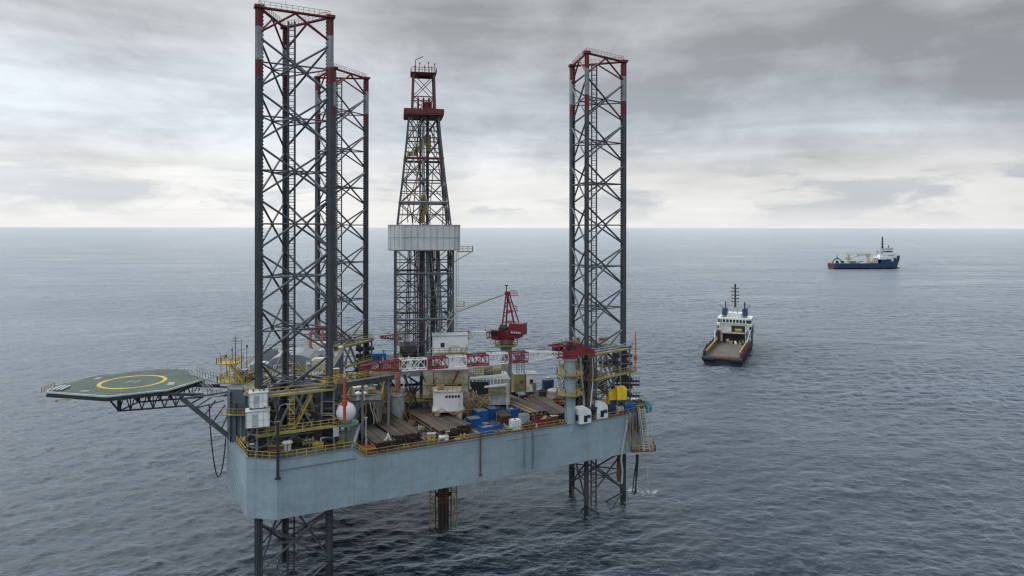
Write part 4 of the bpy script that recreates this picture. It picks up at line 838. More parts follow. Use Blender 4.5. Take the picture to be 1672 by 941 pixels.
# ------------------------------------------------------------------ white houses beside the derrick
def house(name, label, x0, x1, y0, y1, Y, depth, mat, rz=AXA, wins=(), doors=(), rail_=None, z0=None, roofm=None, legs=False):
    a, b = atY(x0, y0, Y), atY(x1, y1, Y); w, h = (b.x - a.x), a.z - b.z; c = Vector(((a.x + b.x) / 2, Y + depth / 2, b.z))
    T = thing(name, label, 'cabin', c, rz); m = MB(); m.bbox((0, 0, 0), (w, depth, h)); m.build('wall', M[mat], T, False)
    m = MB(); m.bbox((0, 0, h), (w + .3, depth + .3, .16)); m.build('roof', M[roofm or 'lgrey'], T, False)
    for (fx, fz, ww, hh) in wins:
        m = MB(); m.box((fx * w / 2, -depth / 2 - .03, h * fz), (ww + .16, .08, hh + .16)); f_ = m.build('window', M['lgrey'], T, False)
        m = MB(); m.box((fx * w / 2, -depth / 2 - .06, h * fz), (ww, .08, hh)); m.build('pane', M['glass'], f_, False)
    for fx in doors: m = MB(); m.bbox((fx * w / 2, -depth / 2 - .03, .1), (.8, .1, 1.95)); m.build('door', M['grey'], T, False)
    m = MB()
    k = max(2, int(w / 1.25))
    for i in range(k + 1): m.bbox((-w / 2 + w * i / k, -depth / 2 - .02, 0), (.07, .05, h))
    m.build('stiffeners', M[mat], T, False)
    if rail_: m = MB(); m.rail([(-w / 2, depth / 2, h + .16), (-w / 2, -depth / 2, h + .16), (w / 2, -depth / 2, h + .16), (w / 2, depth / 2, h + .16)], 1.1, 1.1, .05); m.build('roof_railing', M[rail_], T, False)
    for k in range(int(w * h / 4.5)):
        m = MB(); x_ = rng.uniform(-w * .47, w * .47); z_ = rng.uniform(0, h * .6); y_ = -depth / 2 - .16
        if k % 3 == 0: m.path([(x_, y_, z_), (x_ + .1, y_, z_ + h * .2), (x_ + rng.uniform(-1, 1), y_ - .05, z_ + h * .28), (x_ + rng.uniform(-1, 1), y_, min(h, z_ + h * .4))], rng.uniform(.05, .1), 5); m.build('wall_pipe', M[('tan', 'lgrey', 'rust', 'dyel')[k % 4]], T, False)
        elif k % 3 == 1: m.bbox((x_, y_, z_), (rng.uniform(.3, .8), .3, rng.uniform(.3, .8))); m.build('wall_box', M[('grey', 'dyel', 'lgrey', 'rust', 'white')[k % 5]], T, False)
        else: m.bar((x_ - .5, y_ - .25, z_ + 1), (x_ + .7, y_ - .25, z_ + 1), .08); m.bar((x_ - .5, y_ - .25, z_ + 1), (x_ - .5, y_ + .1, z_ + 1), .08); m.bar((x_ + .7, y_ - .25, z_ + 1), (x_ + .7, y_ + .1, z_ + 1), .08); m.build('hand_rail', M['dyel'], T, False)
    if h > 4.5: m = MB(); m.bbox((0, -depth / 2 - .5, h * .5), (w * .96, .95, .1)); m.rail([(-w * .48, -depth / 2 - .95, h * .5 + .1), (w * .48, -depth / 2 - .95, h * .5 + .1)], 1.1, 1.1, .045); m.build('wall_gallery', M['dyel'], T, False)
    if legs:
        m = MB()
        for i in (-1, 1):
            for j in (-1, 1): m.bar((i * w * .42, j * depth * .4, 0), (i * w * .42, j * depth * .4, ZD - c.z), .35)
        m.build('support_legs', M[mat], T, False)
    return T
house('driller_house', 'tall plain white cabin with one dark square window beside the derrick foot', 705, 762, 549, 604, 143, 4, 'white', wins=((-.44, .74, .75, .85),))
house('machinery_house', 'cream stained house under the crane boom, behind the round-cornered control cabin', 689, 762, 604, 650, 145, 5, 'cream', wins=((-.25, .28, .6, .6), (-.02, .28, .6, .6), (.2, .30, .6, .6), (.65, .45, .9, .9)), doors=(.42,))
house('equipment_house', 'lower cream house standing on the deck under the stained machinery house', 704, 760, 650, 684, 145.5, 5, 'cream', wins=((.7, .6, .8, .8),), rail_='dyel')
house('mud_house', 'long pale house with an open dark bay and girder roof right of the derrick', 767, 829, 621, 662, 147, 8, 'lgrey', wins=(), rail_=None)
house('switch_house', 'small white house with one window under the middle of the crane boom', 763, 788, 592, 640, 149, 5, 'white', wins=((.2, .45, .65, .65),), doors=(.7,))
house('hopper_house', 'brown and grey hopper shed with two dark doors near the far hull edge', 838, 856, 612, 640, 158, 4, 'dyel', doors=(-.4,), wins=((.4, .6, .7, .9),))
house('deck_cabin', 'narrow white cabin with one dark window at the far hull edge', 858, 875, 612, 640, 158, 3.5, 'white', wins=((.0, .6, .7, 1.0),), doors=(.6,))
mb = MB(); a, b = atY(767, 618, 146), atY(829, 612, 146)
BR = thing('loading_gantry', 'white twin girder gantry with railing along the top of the long pale house', 'gantry', (a + b) / 2)
for q in (0, -2.1): mb.bar(a + up * q, b + up * q, .35, .4)
for i in range(12): t = i / 11; p = a.lerp(b, t); mb.bar(p, p - up * 2.1, .14)
mb.build('girder', M['white'], BR)
for x in (772, 829): m = MB(); p = atY(x, 640, 146); m.bar((p.x, p.y, ZD), (p.x, p.y, a.z), .4); m.build('post', M['cream'], BR)
mb = MB(); mb.box(atY(784, 634, 145.8), (3.6, .2, 2.6), AXA); mb.build('bay_shade_panel', M['hollow_shade'], BR)  # solid near-black panel, the bay's inner shade put into its colour
mb = MB(); mb.rail([a + up * .3, b + up * .3], 1.6, .9, .06); mb.rail([a + Vector((0, 3, .3)), b + Vector((0, 3, .3))], 1.2, 1.2, .06); mb.build('railing', M['dyel'], BR)
# round-cornered control cabin on a post, in front
q = at(732, 685, ZD); q.y = 140.8; q.x = (732 - 836) * 140.8 / F; q.z = ZD + .03
DR = thing('winch_control_cabin', 'stained white cabin with chamfered corners and a strip of small dark windows, on stubby posts', 'cabin', q)
def chamf(w, dd, c): return [(-w + c, -dd), (w - c, -dd), (w, -dd + c), (w, dd), (-w, dd), (-w, -dd + c)]
z0 = 3.0; mb = MB(); mb.T = Matrix.Translation(q) @ Matrix.Rotation(AXA, 4, 'Z'); mb.prism(chamf(3.0, 2.2, 1.0), z0, z0 + 3.7); mb.T = None; mb.build('shell', M['white'], DR)
mb = MB(); mb.T = Matrix.Translation(q) @ Matrix.Rotation(AXA, 4, 'Z'); mb.prism(chamf(3.15, 2.35, 1.0), z0 + 3.7, z0 + 3.9); mb.T = None; mb.build('roof', M['cream'], DR)
mb = MB(); mb.T = Matrix.Translation(q) @ Matrix.Rotation(AXA, 4, 'Z'); mb.prism(chamf(3.3, 2.5, 1.0), z0 - .25, z0 - .01); mb.T = None; mb.build('floor', M['cream'], DR)
for k in range(5): m = MB(); m.T = Matrix.Translation(q) @ Matrix.Rotation(AXA, 4, 'Z'); m.box((-.4 + k * .62, -2.23, z0 + 2.85), (.46, .08, .5)); m.T = None; m.build('window', M['glass'], DR)
for i, j in ((-2.2, -1.4), (2.2, -1.4), (0, 1.4)): m = MB(); m.T = Matrix.Translation(q) @ Matrix.Rotation(AXA, 4, 'Z'); m.tube((i, j, 0), (i, j, z0 - .2), .62, 12); m.T = None; m.build('post', M['cream'], DR)
mb = MB(); mb.T = Matrix.Translation(q); mb.rail([(-3.6, -2.4, z0 + 3.9), (3, -2.3, z0 + 3.9), (3.2, 2, z0 + 3.9)], 1, 1, .05)
pts = [(-3.2, -2.4, z0 - .6), (-1, -3.2, z0 + .6), (1.4, -3.1, z0 - .5), (3.4, -2.6, z0 + .4)]; mb.path([Vector(p) for p in pts], .1, 6); mb.T = None; mb.build('railing', M['tan'], DR)

# ------------------------------------------------------------------ deck pipe stacks: every pipe a thing
def pipe_mesh(L, r, mat):
    m = MB(); m.cur = 0
    n = 8
    prof = [(0, r * 1.2), (.45, r * 1.2), (.55, r), (L - .55, r), (L - .45, r * 1.2), (L, r * 1.2), (L, r * .72), (L - .3, r * .72)]
    vs = []
    for x, rr in prof:
        for i in range(n): t = 2 * math.pi * i / n; vs.append((x, rr * math.cos(t), rr * math.sin(t)))
    fs = [(j * n + i, j * n + (i + 1) % n, (j + 1) * n + (i + 1) % n, (j + 1) * n + i) for j in range(len(prof) - 1) for i in range(n)]
    fs.append(tuple(range(n - 1, -1, -1)))
    ms = [0] * (7 * n) + [0]
    for q in range(6 * n, 7 * n): ms[q] = 1
    m.v = vs; m.f = fs; m.m = ms; m.n = len(vs); m.f.append(tuple(range(7 * n, 8 * n))); m.m.append(1)
    me = bpy.data.meshes.new('drill_pipe'); me.from_pydata(m.v, [], m.f); me.materials.append(mat); me.materials.append(M['hollow_shade']); me.polygons.foreach_set('material_index', m.m); me.update(); return me
def stack(label, group, bl, fr_l, fr_r, rows, cols, z0, mats, r=.165, jit=.35, bundle=None):
    """back-left, front-left, front-right corners on the deck plane"""
    bl, fl_, fr_ = Vector(bl), Vector(fr_l), Vector(fr_r); dv = (fl_ - bl); dv.z = 0; L = dv.length; dv.normalize(); sv = Vector((-dv.y, dv.x, 0)); w = (fr_ - fl_).dot(sv)
    step = w / max(cols - 1, 1); meshes = [pipe_mesh(L, r, mm) for mm in mats]; rz = math.atan2(dv.y, dv.x)
    for j in range(rows):
        for i in range(cols - (j % 2)):
            if 0 < j < rows - 1 and 1 < i < cols - 2 and rng.random() < .0: continue
            p = fl_ - dv * L + sv * (i + .5 * (j % 2)) * step; p += dv * rng.uniform(-jit, jit)
            o = bpy.data.objects.new('drill_pipe', meshes[int(rng.integers(len(meshes)))]); COL.objects.link(o); o.location = (p.x, p.y, z0 + r * 1.2 + j * r * 2.15); o.rotation_euler = (0, 0, rz + rng.uniform(-.003, .003)); tag(o, label, 'pipe', group)
    RK = thing('pipe_rack', 'steel bearers under the ' + group, 'rack', (bl.x, bl.y, z0 - .25))
    for t in (.12, .5, .88): m = MB(); q = bl + dv * L * t; m.bar((q + sv * -.4).to_tuple()[:2] + (z0 - .12,), (q + sv * (w + .4)).to_tuple()[:2] + (z0 - .12,), .3, .2); m.build('bearer', M['grey'], RK)
    for t in (.2, .8):
        for e in (-.45, w + .45): m = MB(); q = bl + dv * L * t + sv * e; m.bar((q.x, q.y, z0 - .2), (q.x, q.y, z0 + rows * r * 2 + .3), .16); m.build('post', M['grey'], RK)
    return dv, sv
Zp = ZD + .26
def P2(x, y, z): return at(x, y, z)
PM = [M['pipe'], M['pipeb'], M['pipeb'], M['rust'], M['pipe']]
stack('brown drill pipe in the low stack nearest the left end of the pipe deck', 'leftmost low stack of drill pipes', at(575, 696, 22.9), at(612, 730, 22.9), at(640, 722, 22.9), 4, 11, Zp, PM[:3])
stack('brown drill pipe in the stack just behind the white A-shaped frame', 'stack of drill pipes behind the white A frame', at(598, 685, 23.2), at(647, 718, 23.2), at(686, 709, 23.2), 5, 12, Zp, PM)
stack('brown drill pipe in the large stack left of the blue containers', 'large stack of drill pipes left of the blue containers', at(664, 674, 23.2), at(720, 709, 23.2), at(744, 703, 23.2), 5, 10, Zp, PM)
stack('brown drill pipe in the taller stack touching the blue containers', 'taller stack of drill pipes next to the blue containers', at(684, 669, 23.6), at(745, 699, 23.6), at(767, 693, 23.6), 5, 10, Zp, PM)
stack('wide brown casing pipe in the stack behind the upper blue basket', 'stack of wide casing pipes behind the upper blue basket', at(806, 652, 23.0), at(866, 679, 23.0), at(887, 671, 23.0), 3, 8, Zp, [M['pipe'], M['tan'], M['pipe']], .24)
stack('wide brown casing pipe in the stack beside the near crane pedestal', 'stack of wide casing pipes beside the near crane pedestal', at(858, 654, 23.0), at(905, 681, 23.0), at(925, 673, 23.0), 3, 7, Zp, [M['pipe'], M['pipeb'], M['rust']], .24)
stack('brown casing pipe in the short stack behind the blue containers', 'short stack of casing pipes behind the blue containers', at(794, 662, 23.0), at(820, 684, 23.0), at(832, 680, 23.0), 3, 6, Zp, [M['rust'], M['pipe']], .22)

# ------------------------------------------------------------------ deck equipment, each placed at the photo's spot
def T_(name, label, cat, x, y, z=ZD + .03, rz=None, group=None):
    p = at(x, y, z); return thing(name, label, cat, p, EDGE if rz is None else rz, group)
def container(label, x, y, w, dd, h, mat, group=None, rz=None, open_=False, z=ZD + .03):
    T = T_('cargo_container' if not open_ else 'cargo_basket', label, 'container' if not open_ else 'basket', x, y, z, rz, group)
    m = MB(); m.bbox((0, dd / 2, .12), (w, dd, .15)) if open_ else m.bbox((0, dd / 2, .12), (w - .12, dd - .12, h - .2))
    if open_:
        for s in (-1, 1): m.bbox((0, dd / 2 + s * (dd / 2 - .05), .2), (w, .06, h * .75)); m.bbox((s * (w / 2 - .05), dd / 2, .2), (.06, dd, h * .75))
    else:
        k = int(w / .35)
        for i in range(k): m.bbox((-w / 2 + .2 + i * (w - .4) / max(k - 1, 1), .02, .2), (.12, .08, h - .35))
        k = int(dd / .35)
        for i in range(k):
            for s in (-1, 1): m.bbox((s * (w / 2 - .03), .2 + i * (dd - .4) / max(k - 1, 1), .2), (.08, .12, h - .35))
    m.build('body', M[mat], T, False)
    m = MB()
    for i in (-1, 1):
        for j in (0, 1): m.bbox((i * w / 2, j * dd, 0), (.16, .16, h))
    for z_ in (.02, h - .14):
        for j in (0, 1): m.bbox((0, j * dd, z_), (w, .15, .14))
        for i in (-1, 1): m.bbox((i * w / 2, dd / 2, z_), (.15, dd, .14))
    m.build('frame', M['blue' if mat == 'blue' else mat], T, False)
    if open_:
        m = MB()
        for k in range(7): m.bbox((rng.uniform(-w * .35, w * .35), dd / 2 + rng.uniform(-.3, .3) * dd, .28), (rng.uniform(.3, .9), rng.uniform(.3, .9), rng.uniform(.4, h)), rng.uniform(0, 3))
        m.build('contents', M[('lgrey', 'rust', 'dyel')[int(rng.integers(3))]], T, False)
    else: m = MB(); m.bbox((w * .22, dd / 2, h), (.5, .5, .1)); m.bbox((-w * .25, dd * .4, h), (.4, .8, .08)); m.bbox((0, dd / 2, h - .02), (w * .96, dd * .94, .05)); m.build('lid', M['grey'], T, False)
    return T
gb = 'blue steel boxes on the deck edge'
container('tall blue container, left one of the touching pair behind the blue baskets', 789, 690, 2.5, 2.5, 2.3, 'blue', gb)
container('tall blue container, right one of the touching pair behind the blue baskets', 807, 685, 1.9, 2.5, 2.2, 'blue', gb)
container('low blue container between the pair of tall ones and the big pipe stack', 777, 698, 2.4, 2.2, 1.7, 'blue', gb)
container('bright blue open basket at the rail left of the white tank', 798, 709, 2.5, 1.9, 1.4, 'blue', gb, open_=True)
container('bright blue open basket right at the rail, next to its twin', 814, 705, 1.6, 1.9, 1.3, 'blue', gb, open_=True)
container('upper blue basket lying against the wide casing pipes', 838, 682, 3.2, 2.4, 1.8, 'blue', gb, open_=True)
container('dark red basket between the blue baskets and grey box', 829, 692, 1.6, 1.4, 1.0, 'redo', open_=True)
container('flat red open basket full of gear near the deck rail', 888, 694, 3.4, 2.0, 1.2, 'red', open_=True)
container('grey steel box just behind the white tank at the rail', 859, 693, 1.5, 1.6, 1.9, 'lgrey')
T = T_('water_tank', 'small white cube tank in a frame at the deck rail', 'tank', 845, 704)
m = MB(); m.bbox((0, .9, .15), (1.8, 1.7, 1.9)); m.build('tank_body', M['white'], T, False)
m = MB()
for i in (-.9, -.3, .3, .9):
    m.bbox((i, .03, 0), (.07, .06, 2.1)); m.bbox((i, 1.77, 0), (.07, .06, 2.1))
for z_ in (.05, .7, 1.4, 2.05): m.bbox((0, .02, z_), (1.9, .05, .06)); m.bbox((.93, .9, z_), (.05, 1.8, .06)); m.bbox((-.93, .9, z_), (.05, 1.8, .06))
m.build('cage', M['lgrey'], T, False); m = MB(); m.lathe((0, .9, 2.05), [(.25, 0), (.25, .18)], 12); m.build('lid', M['grey'], T, False)
# white A-frame with hose
T = T_('a_shaped_frame', 'white A-shaped frame wrapped in white hose at the rail before the pipes', 'frame', 635, 735)
m = MB(); m.bar((-.8, .3, 0), (0.1, .5, 2.9), .16); m.bar((.9, .3, 0), (.1, .5, 2.9), .16); m.bar((-.5, .3, .9), (.6, .3, .9), .12); m.build('legs', M['white'], T, False)
m = MB(); m.path([(.75 * math.cos(t) , .3 + .05 * t, 1.1 + .95 * math.sin(t)) for t in np.linspace(0, 12, 50)], .09, 6); m.build('hose_coil', M['rope'], T, False)
T = T_('rail_post', 'thin light grey upright post at the left corner of the pipe deck', 'post', 598, 736)
m = MB(); m.bar((0, 0, 0), (0, 0, 5.8), .2); m.bbox((0, 0, 5.8), (.5, .3, .15)); m.build('shaft', M['lgrey'], T, False); m = MB(); m.bbox((0, 0, 0), (.6, .6, .12)); m.build('foot_plate', M['grey'], T, False)
# white life-raft-like cabins by the near crane
def pod(label, x, y, w, h):
    T = T_('winch_house', label, 'cabin', x, y, ZD + .03, None, 'white rounded deck housings'); pr_ = [(-w / 2, 0), (-w / 2, h * .72), (-w * .42, h * .9), (-w * .25, h), (w * .25, h), (w * .42, h * .9), (w / 2, h * .72), (w / 2, 0)]; m = MB(); n = len(pr_); dd = w * .95
    vs = [(a, 0, b) for a, b in pr_] + [(a, dd, b) for a, b in pr_]; m.add(vs, [(i, i + n, (i + 1) % n + n, (i + 1) % n) for i in range(n)] + [tuple(range(n)), tuple(range(2 * n - 1, n - 1, -1))]); m.build('shell', M['white'], T, False)
    m = MB(); m.bbox((-w * .02, -.03, h * .12), (w * .3, .08, h * .42)); m.build('opening_shade', M['hollow_shade'], T, False); m = MB(); m.bbox((w * .28, -.03, h * .35), (w * .3, .08, h * .22)); m.bbox((-w / 2 - .03, dd * .5, h * .15), (.08, dd * .5, h * .4)); m.build('louvre', M['dblue'], T, False)  # dark slab on the closed shell, shade of the hole painted in
    m = MB(); m.bbox((0, dd / 2, -.02), (w + .3, dd + .3, .12)); m.build('base', M['grey'], T, False); return T
pod('left one of the two white rounded housings right of the crane pedestal', 957, 692, 2.7, 3.1); pod('right one of the two white rounded housings right of the crane pedestal', 984, 684, 2.8, 3.3)
def vtank(label, x, y, r, h, mat, cat='tank', dome=.25, legs=0.0, z=ZD + .03, band=None, name='storage_tank'):
    T = T_(name, label, cat, x, y, z); c = (0, r, 0); m = MB(); m.lathe((0, r, legs), [(r * .96, 0), (r, .1), (r, h), (r * .8, h + dome * .7), (r * .25, h + dome)], 20); m.build('shell', M[mat], T, False)
    m = MB(); m.lathe((0, r, legs + h + dome - .05), [(r * .3, 0), (r * .3, .22), (.05, .26)], 12); m.build('manhole', M['lgrey'], T, False)
    m = MB()
    for z_ in (.35, .8): m.lathe((0, r, legs + h * z_), [(r * 1.03, 0), (r * 1.03, .1)], 20)
    m.build('hoop', M[band or 'dark'], T, False)
    if legs:
        m = MB()
        for i in range(4): t = i * math.pi / 2 + .7; m.bar((r * .8 * math.cos(t), r + r * .8 * math.sin(t), 0), (r * .8 * math.cos(t), r + r * .8 * math.sin(t), legs), .16)
        m.build('legs', M['grey'], T, False)
    return T
vtank('navy blue round tank with a grey top at the far hull edge', 900, 645, 1.45, 3.5, 'dblue', band='dark'); vtank('light brown drum tank with a red pump, right of the navy tank', 909, 661, 1.4, 3.0, 'cream', band='red')
vtank('light grey cylinder on legs standing above the far sheds', 854, 611, 1.15, 1.9, 'grey', legs=2.6, z=28.2, name='header_tank')
vtank('white vertical silo beneath the drill floor, left of the cream house', 697, 667, 1.0, 4.6, 'lgrey', name='silo'); vtank('smaller pale silo under the drill floor behind the pedestal', 676, 668, .8, 4.4, 'lgrey', name='silo')
vtank('pale rusty drum tank under the white sphere at the raised deck', 562, 722, 1.35, 2.4, 'cream', z=ZD + .1, name='storage_tank')
# white sphere tank on the lower walkway
p = at(565, 689, 27.6); SPH = thing('sphere_tank', 'white ball-shaped tank on the lower yellow walkway beside the red vent pipe', 'tank', p)
mb = MB(); mb.lathe((p.x, p.y, p.z + 1.75), [(1.75 * math.cos(t), 1.75 * math.sin(t)) for t in np.linspace(-1.5, 1.5, 17)], 28); mb.build('shell', M['white'], SPH, smooth=True)
mb = MB(); mb.lathe((p.x, p.y, p.z - .1), [(1.1, 0), (1.2, .6)], 16); mb.bar((p.x - 1.9, p.y - .4, p.z + 1), (p.x - 1.9, p.y - .4, p.z + 3.6), .1); mb.build('cradle', M['grey'], SPH)
mb = MB(); mb.prism([(p.x + 2.3 * math.cos(t), p.y + 2.3 * math.sin(t)) for t in [i * math.pi / 5 for i in range(10)]], p.z - .4, p.z - .15); mb.bar(p - up * .3, (p.x, p.y + 1, ZD), .5); mb.build('support_disc', M['green'], SPH)
def vent(label, x, ytop, ybot, Y, mats, r=.2, name='vent_pipe'):
    a, b = atY(x, ytop, Y), atY(x, ybot, Y); T = thing(name, label, 'pipe', b); L_ = a.z - b.z; m = MB(); m.tube(b, b + up * L_ * .83, r, 10, r * .85); m.build('lower_pipe', M[mats[0]], T); m = MB(); m.tube(b + up * L_ * .83, a, r * .8, 10, r * .45); m.build('tip', M[mats[1]], T)
    m = MB(); m.tube(b + up * L_ * .3, b + up * (L_ * .3 + .9), r * 1.8, 10); m.bar(b + up * L_ * .32, b + Vector((-2.0, .6, L_ * .32)), .16); m.build('flange', M['redo'], T); return T
vent('upright red vent pipe with a pale tip in front of the white ball tank', 563, 601, 690, 117.6, ('redo', 'cream'), .27)
vent('upright orange vent pipe at the outer corner of the right leg walkways', 1038, 541, 607, 148, ('orange', 'orange'), .2)
# yellow cabinets by the right leg
def ycab(label, x, y, w, h, legs):
    T = T_('yellow_cabinet', label, 'cabinet', x, y, ZD + 2.0 if legs else ZD + 1.4, AXA, 'yellow machinery cabinets'); m = MB(); m.bbox((0, 1, .9 if legs else .3), (w, w * .9, h)); m.bbox((0, 1, (.9 if legs else .3) + h), (w * .84, w * .74, .22)); m.build('housing', M['byel'], T, False)
    m = MB()
    for i in (-1, 1):
        for j in (.3, 1.7): m.bbox((i * w * .42, j, -2.2), (.2, .2, 3.0))
    m.build('legs', M['yellow'], T, False); m = MB(); m.bbox((0, 1 - w * .45 - .04, .5 if legs else 0), (w * .8, .1, h * .5 if not legs else .3)); m.build('front_panel', M['dblue'], T, False)
ycab('bigger yellow cabinet on legs beside the right leg chord', 1016, 660, 2.2, 2.5, 1); ycab('smaller yellow cabinet with a dark front, left of the bigger one', 1002, 663, 2.1, 2.6, 0)
# hose tangle
T = T_('hose_tangle', 'big tangled heap of tan hoses right of the stained control cabin', 'hose', 782, 683)
mb = MB()
for k in range(20):
    cxk, czk, rk = rng.uniform(-2.8, 2.6), rng.uniform(.9, 4.4), rng.uniform(.5, 1.3); a1, a2, a3 = rng.uniform(0, 6, 3)
    if cxk > 1.2: czk += 1.0
    mb.path([Vector((cxk + rk * math.cos(t + a1) + .35 * math.sin(2.7 * t), 1 + .9 * math.sin(t * 1.3 + a2), max(.12, czk + rk * math.sin(t + a3) + .2 * math.sin(3.3 * t)))) for t in np.linspace(0, 7, 28)], .1, 6)
mb.path([Vector((x_, .2 + .1 * x_, 1.3 + .5 * math.sin(x_ * 1.4))) for x_ in np.linspace(-5, 3.4, 24)], .1, 6); mb.build('hoses', M['tan'], T, False)
mb = MB(); mb.rail([(-2.2, .5, 0), (2.0, .5, 0), (2.0, 2.3, 0)], 2.6, 1.2, .08); mb.bbox((0, 1.4, 0), (4.6, 2.4, .7)); mb.build('frame', M['dyel'], T, False)
# netting
n0, n1 = at(581, 694, ZD + .1), at(618, 668, ZD + .1)
T = thing('debris_net', 'low teal netting fence running back between the ball tank and the low pipe stack', 'net', n0)
mb = MB()
for i in range(9): q = up * 2.2 * i / 8; mb.bar(n0 + q, n1 + q, .09)
for i in range(40): q = n0.lerp(n1, i / 39); mb.bar(q, q + up * 2.2, .06)
mb.build('mesh_panel', M['teal'], T)
for t in (0, .33, .66, 1): m = MB(); q = n0.lerp(n1, t); m.bar(q, q + up * 2.4, .14); m.build('post', M['grey'], T)
# gangway from the leg walkway to the drill floor
mb = MB(); a, b = atY(527, 634, 119), atY(640, 616, 133); GW = thing('gangway', 'railed grey gangway running from the nearest leg walkway to the drill floor', 'gangway', (a + b) / 2)
mb.bar(a, b, 1.4, .9); mb.bar(a - up * .2, b - up * .2, 1.8, .3); mb.build('box_beam', M['steel'], GW)
for s_ in (-.8, .8): m = MB(); o_ = Vector((0, s_, .5)); m.rail([a + o_, b + o_], 1.2, 1.4, .055); m.build('railing', M['yellow'], GW)
mb = MB(); q = a.lerp(b, .8)
for t in (.55, .95): w_ = a.lerp(b, t); mb.bar(w_, (w_.x, w_.y, ZD), .4)
mb.build('support_post', M['grey'], GW)
T = T_('deckhouse', 'low grey deckhouse with a dark arched bay, between the ball tank and the stair beams', 'building', 596, 690); T.location = (atY(598, 0, 138).x, 138, ZD); T.rotation_euler = (0, 0, AXA)
m = MB(); m.bbox((0, 0, .05), (6.4, 8, 6.15)); m.build('wall', M['grey'], T, False)
m = MB(); m.bbox((0, 0, 6.2), (6.8, 8.4, .1)); m.build('roof', M['rdeck'], T, False)
m = MB(); m.tube((.6, -4.1, 3.8), (.6, -3.7, 3.8), 1.7, 18); m.bbox((.6, -4.03, .6), (3.2, .1, 3.2)); m.build('arched_bay_shade', M['hollow_shade'], T, False)  # flat near-black arch paints the bay's shade on a closed wall
m = MB(); m.rail([(-3.3, 4, 6.3), (-3.3, -4.1, 6.3), (3.3, -4.1, 6.3), (3.3, 4, 6.3)], 1.1, 1.2, .05); m.build('roof_railing', M['dyel'], T, False)
for k in range(9):
    m = MB(); pts = [Vector((-3 + k * .75 + .4 * math.sin(t * 5 + k), -4.3 - .3 * (k % 3), .3 + t * 5.6)) for t in np.linspace(0, 1, 8)]; m.path(pts, (.1, .18, .07)[k % 3], 6); m.build('wall_pipe', M[('tan', 'dyel', 'lgrey', 'rust', 'yellow', 'dark', 'white')[k % 7]], T, False)
q = Vector((atY(519, 0, 122).x, 122.0, ZR + 3.0)); T = thing('mooring_winch', 'big dark round winch drum in the shade between the nearest leg chords', 'winch', (q.x, q.y, ZR))
m = MB(); m.tube(q + Vector((-.2, -2, .6)), q + Vector((0, -1.7, .6)), 2.5, 24); m.tube(q + Vector((.1, 1.7, .6)), q + Vector((.3, 2, .6)), 2.5, 24); m.build('flange', M['dark'], T); m = MB(); m.tube(q + Vector((-.2, -1.8, .6)), q + Vector((.2, 1.8, .6)), 1.7, 20); m.build('rope_drum', M['rubber'], T); m = MB(); m.bbox((q.x, q.y, ZR + .03), (4.6, 4.2, .5)); m.bar((q.x - 2.3, q.y - 2.2, ZR + .3), (q.x, q.y - 2.2, ZR + 3.6), .3); m.bar((q.x + 2.3, q.y - 2.2, ZR + .3), (q.x, q.y - 2.2, ZR + 3.6), .3); m.build('frame', M['rust'], T)
# vertical yellow stair tower within the nearest leg
a = atY(477, 640, 116.6); b = atY(477, 702, 116.6); ST = thing('stair_tower', 'bright yellow caged ladder joining the two walkways of the nearest leg', 'ladder', b)
mb = MB(); mb.ladder(b, a, .8, .5, (1, 0, 0), .07)
for i in range(8): q = b.lerp(a, (i + .5) / 8); mb.path([q + Vector((.6 * math.cos(t), -.1 - .8 * abs(math.sin(t)) , 0)) for t in np.linspace(0, math.pi, 7)], .05, 5)
mb.build('cage', M['yellow'], ST); mb = MB(); mb.stairs(b + Vector((.4, .5, 0)), b + Vector((3.2, .5, 5.6)), .7, (0, 1, 0)); mb.build('stair', M['yellow'], ST)

# right end: stair tower, hanging platform, hoses to the sea
zq = ZB + .6; c1, c2, c3 = atY(1030, 735, 147.5), atY(1069, 739, 149), atY(1040, 705, 151)
EP = thing('hanging_platform', 'cluttered yellow platform with a ladder hung low off the right end of the hull', 'platform', (c1 + c2) / 2)
base_z = ZB + .2
pl = [Vector((c1.x, 146.8, base_z)), Vector((c2.x, 147.6, base_z)), Vector((c2.x + .4, 152.5, base_z)), Vector((c1.x + 1.5, 151.8, base_z))]
mb = MB(); mb.prism([tuple(p[:2]) for p in pl], base_z - .25, base_z); mb.build('deck_grating', M['rust'], EP)
mb = MB(); mb.rail(pl + pl[:1], 1.25, .9, .055); mb.build('railing', M['dyel'], EP)
mb = MB()
for k in range(10): mb.bbox((rng.uniform(pl[0].x + .4, pl[1].x - .4), rng.uniform(147.6, 151.5), base_z + .01), (rng.uniform(.3, .9), rng.uniform(.3, .8), rng.uniform(.3, 1.3)), rng.uniform(0, 2))
mb.build('stored_gear', M['tan'], EP)
mb = MB(); la, lb = Vector((atY(1048, 0, 147.6).x, 147.4, ZD + 1.5)), Vector((atY(1057, 0, 147.6).x, 147.2, base_z)); mb.ladder(lb, la, 1.1, .55, (1, 0, 0), .1)
mb.bar(la + Vector((-.9, 0, 0)), lb + Vector((-.9, 0, 0)), .12); mb.bar(la + Vector((1.4, 0, 0)), lb + Vector((1.2, 0, 0)), .12)
for i in range(9): q = lb.lerp(la, i / 9); mb.bar(q - Vector((.9, 0, 0)), q + Vector((1.3, 1.4, 0)), .09)
mb.build('ladder', M['lgrey'], EP)
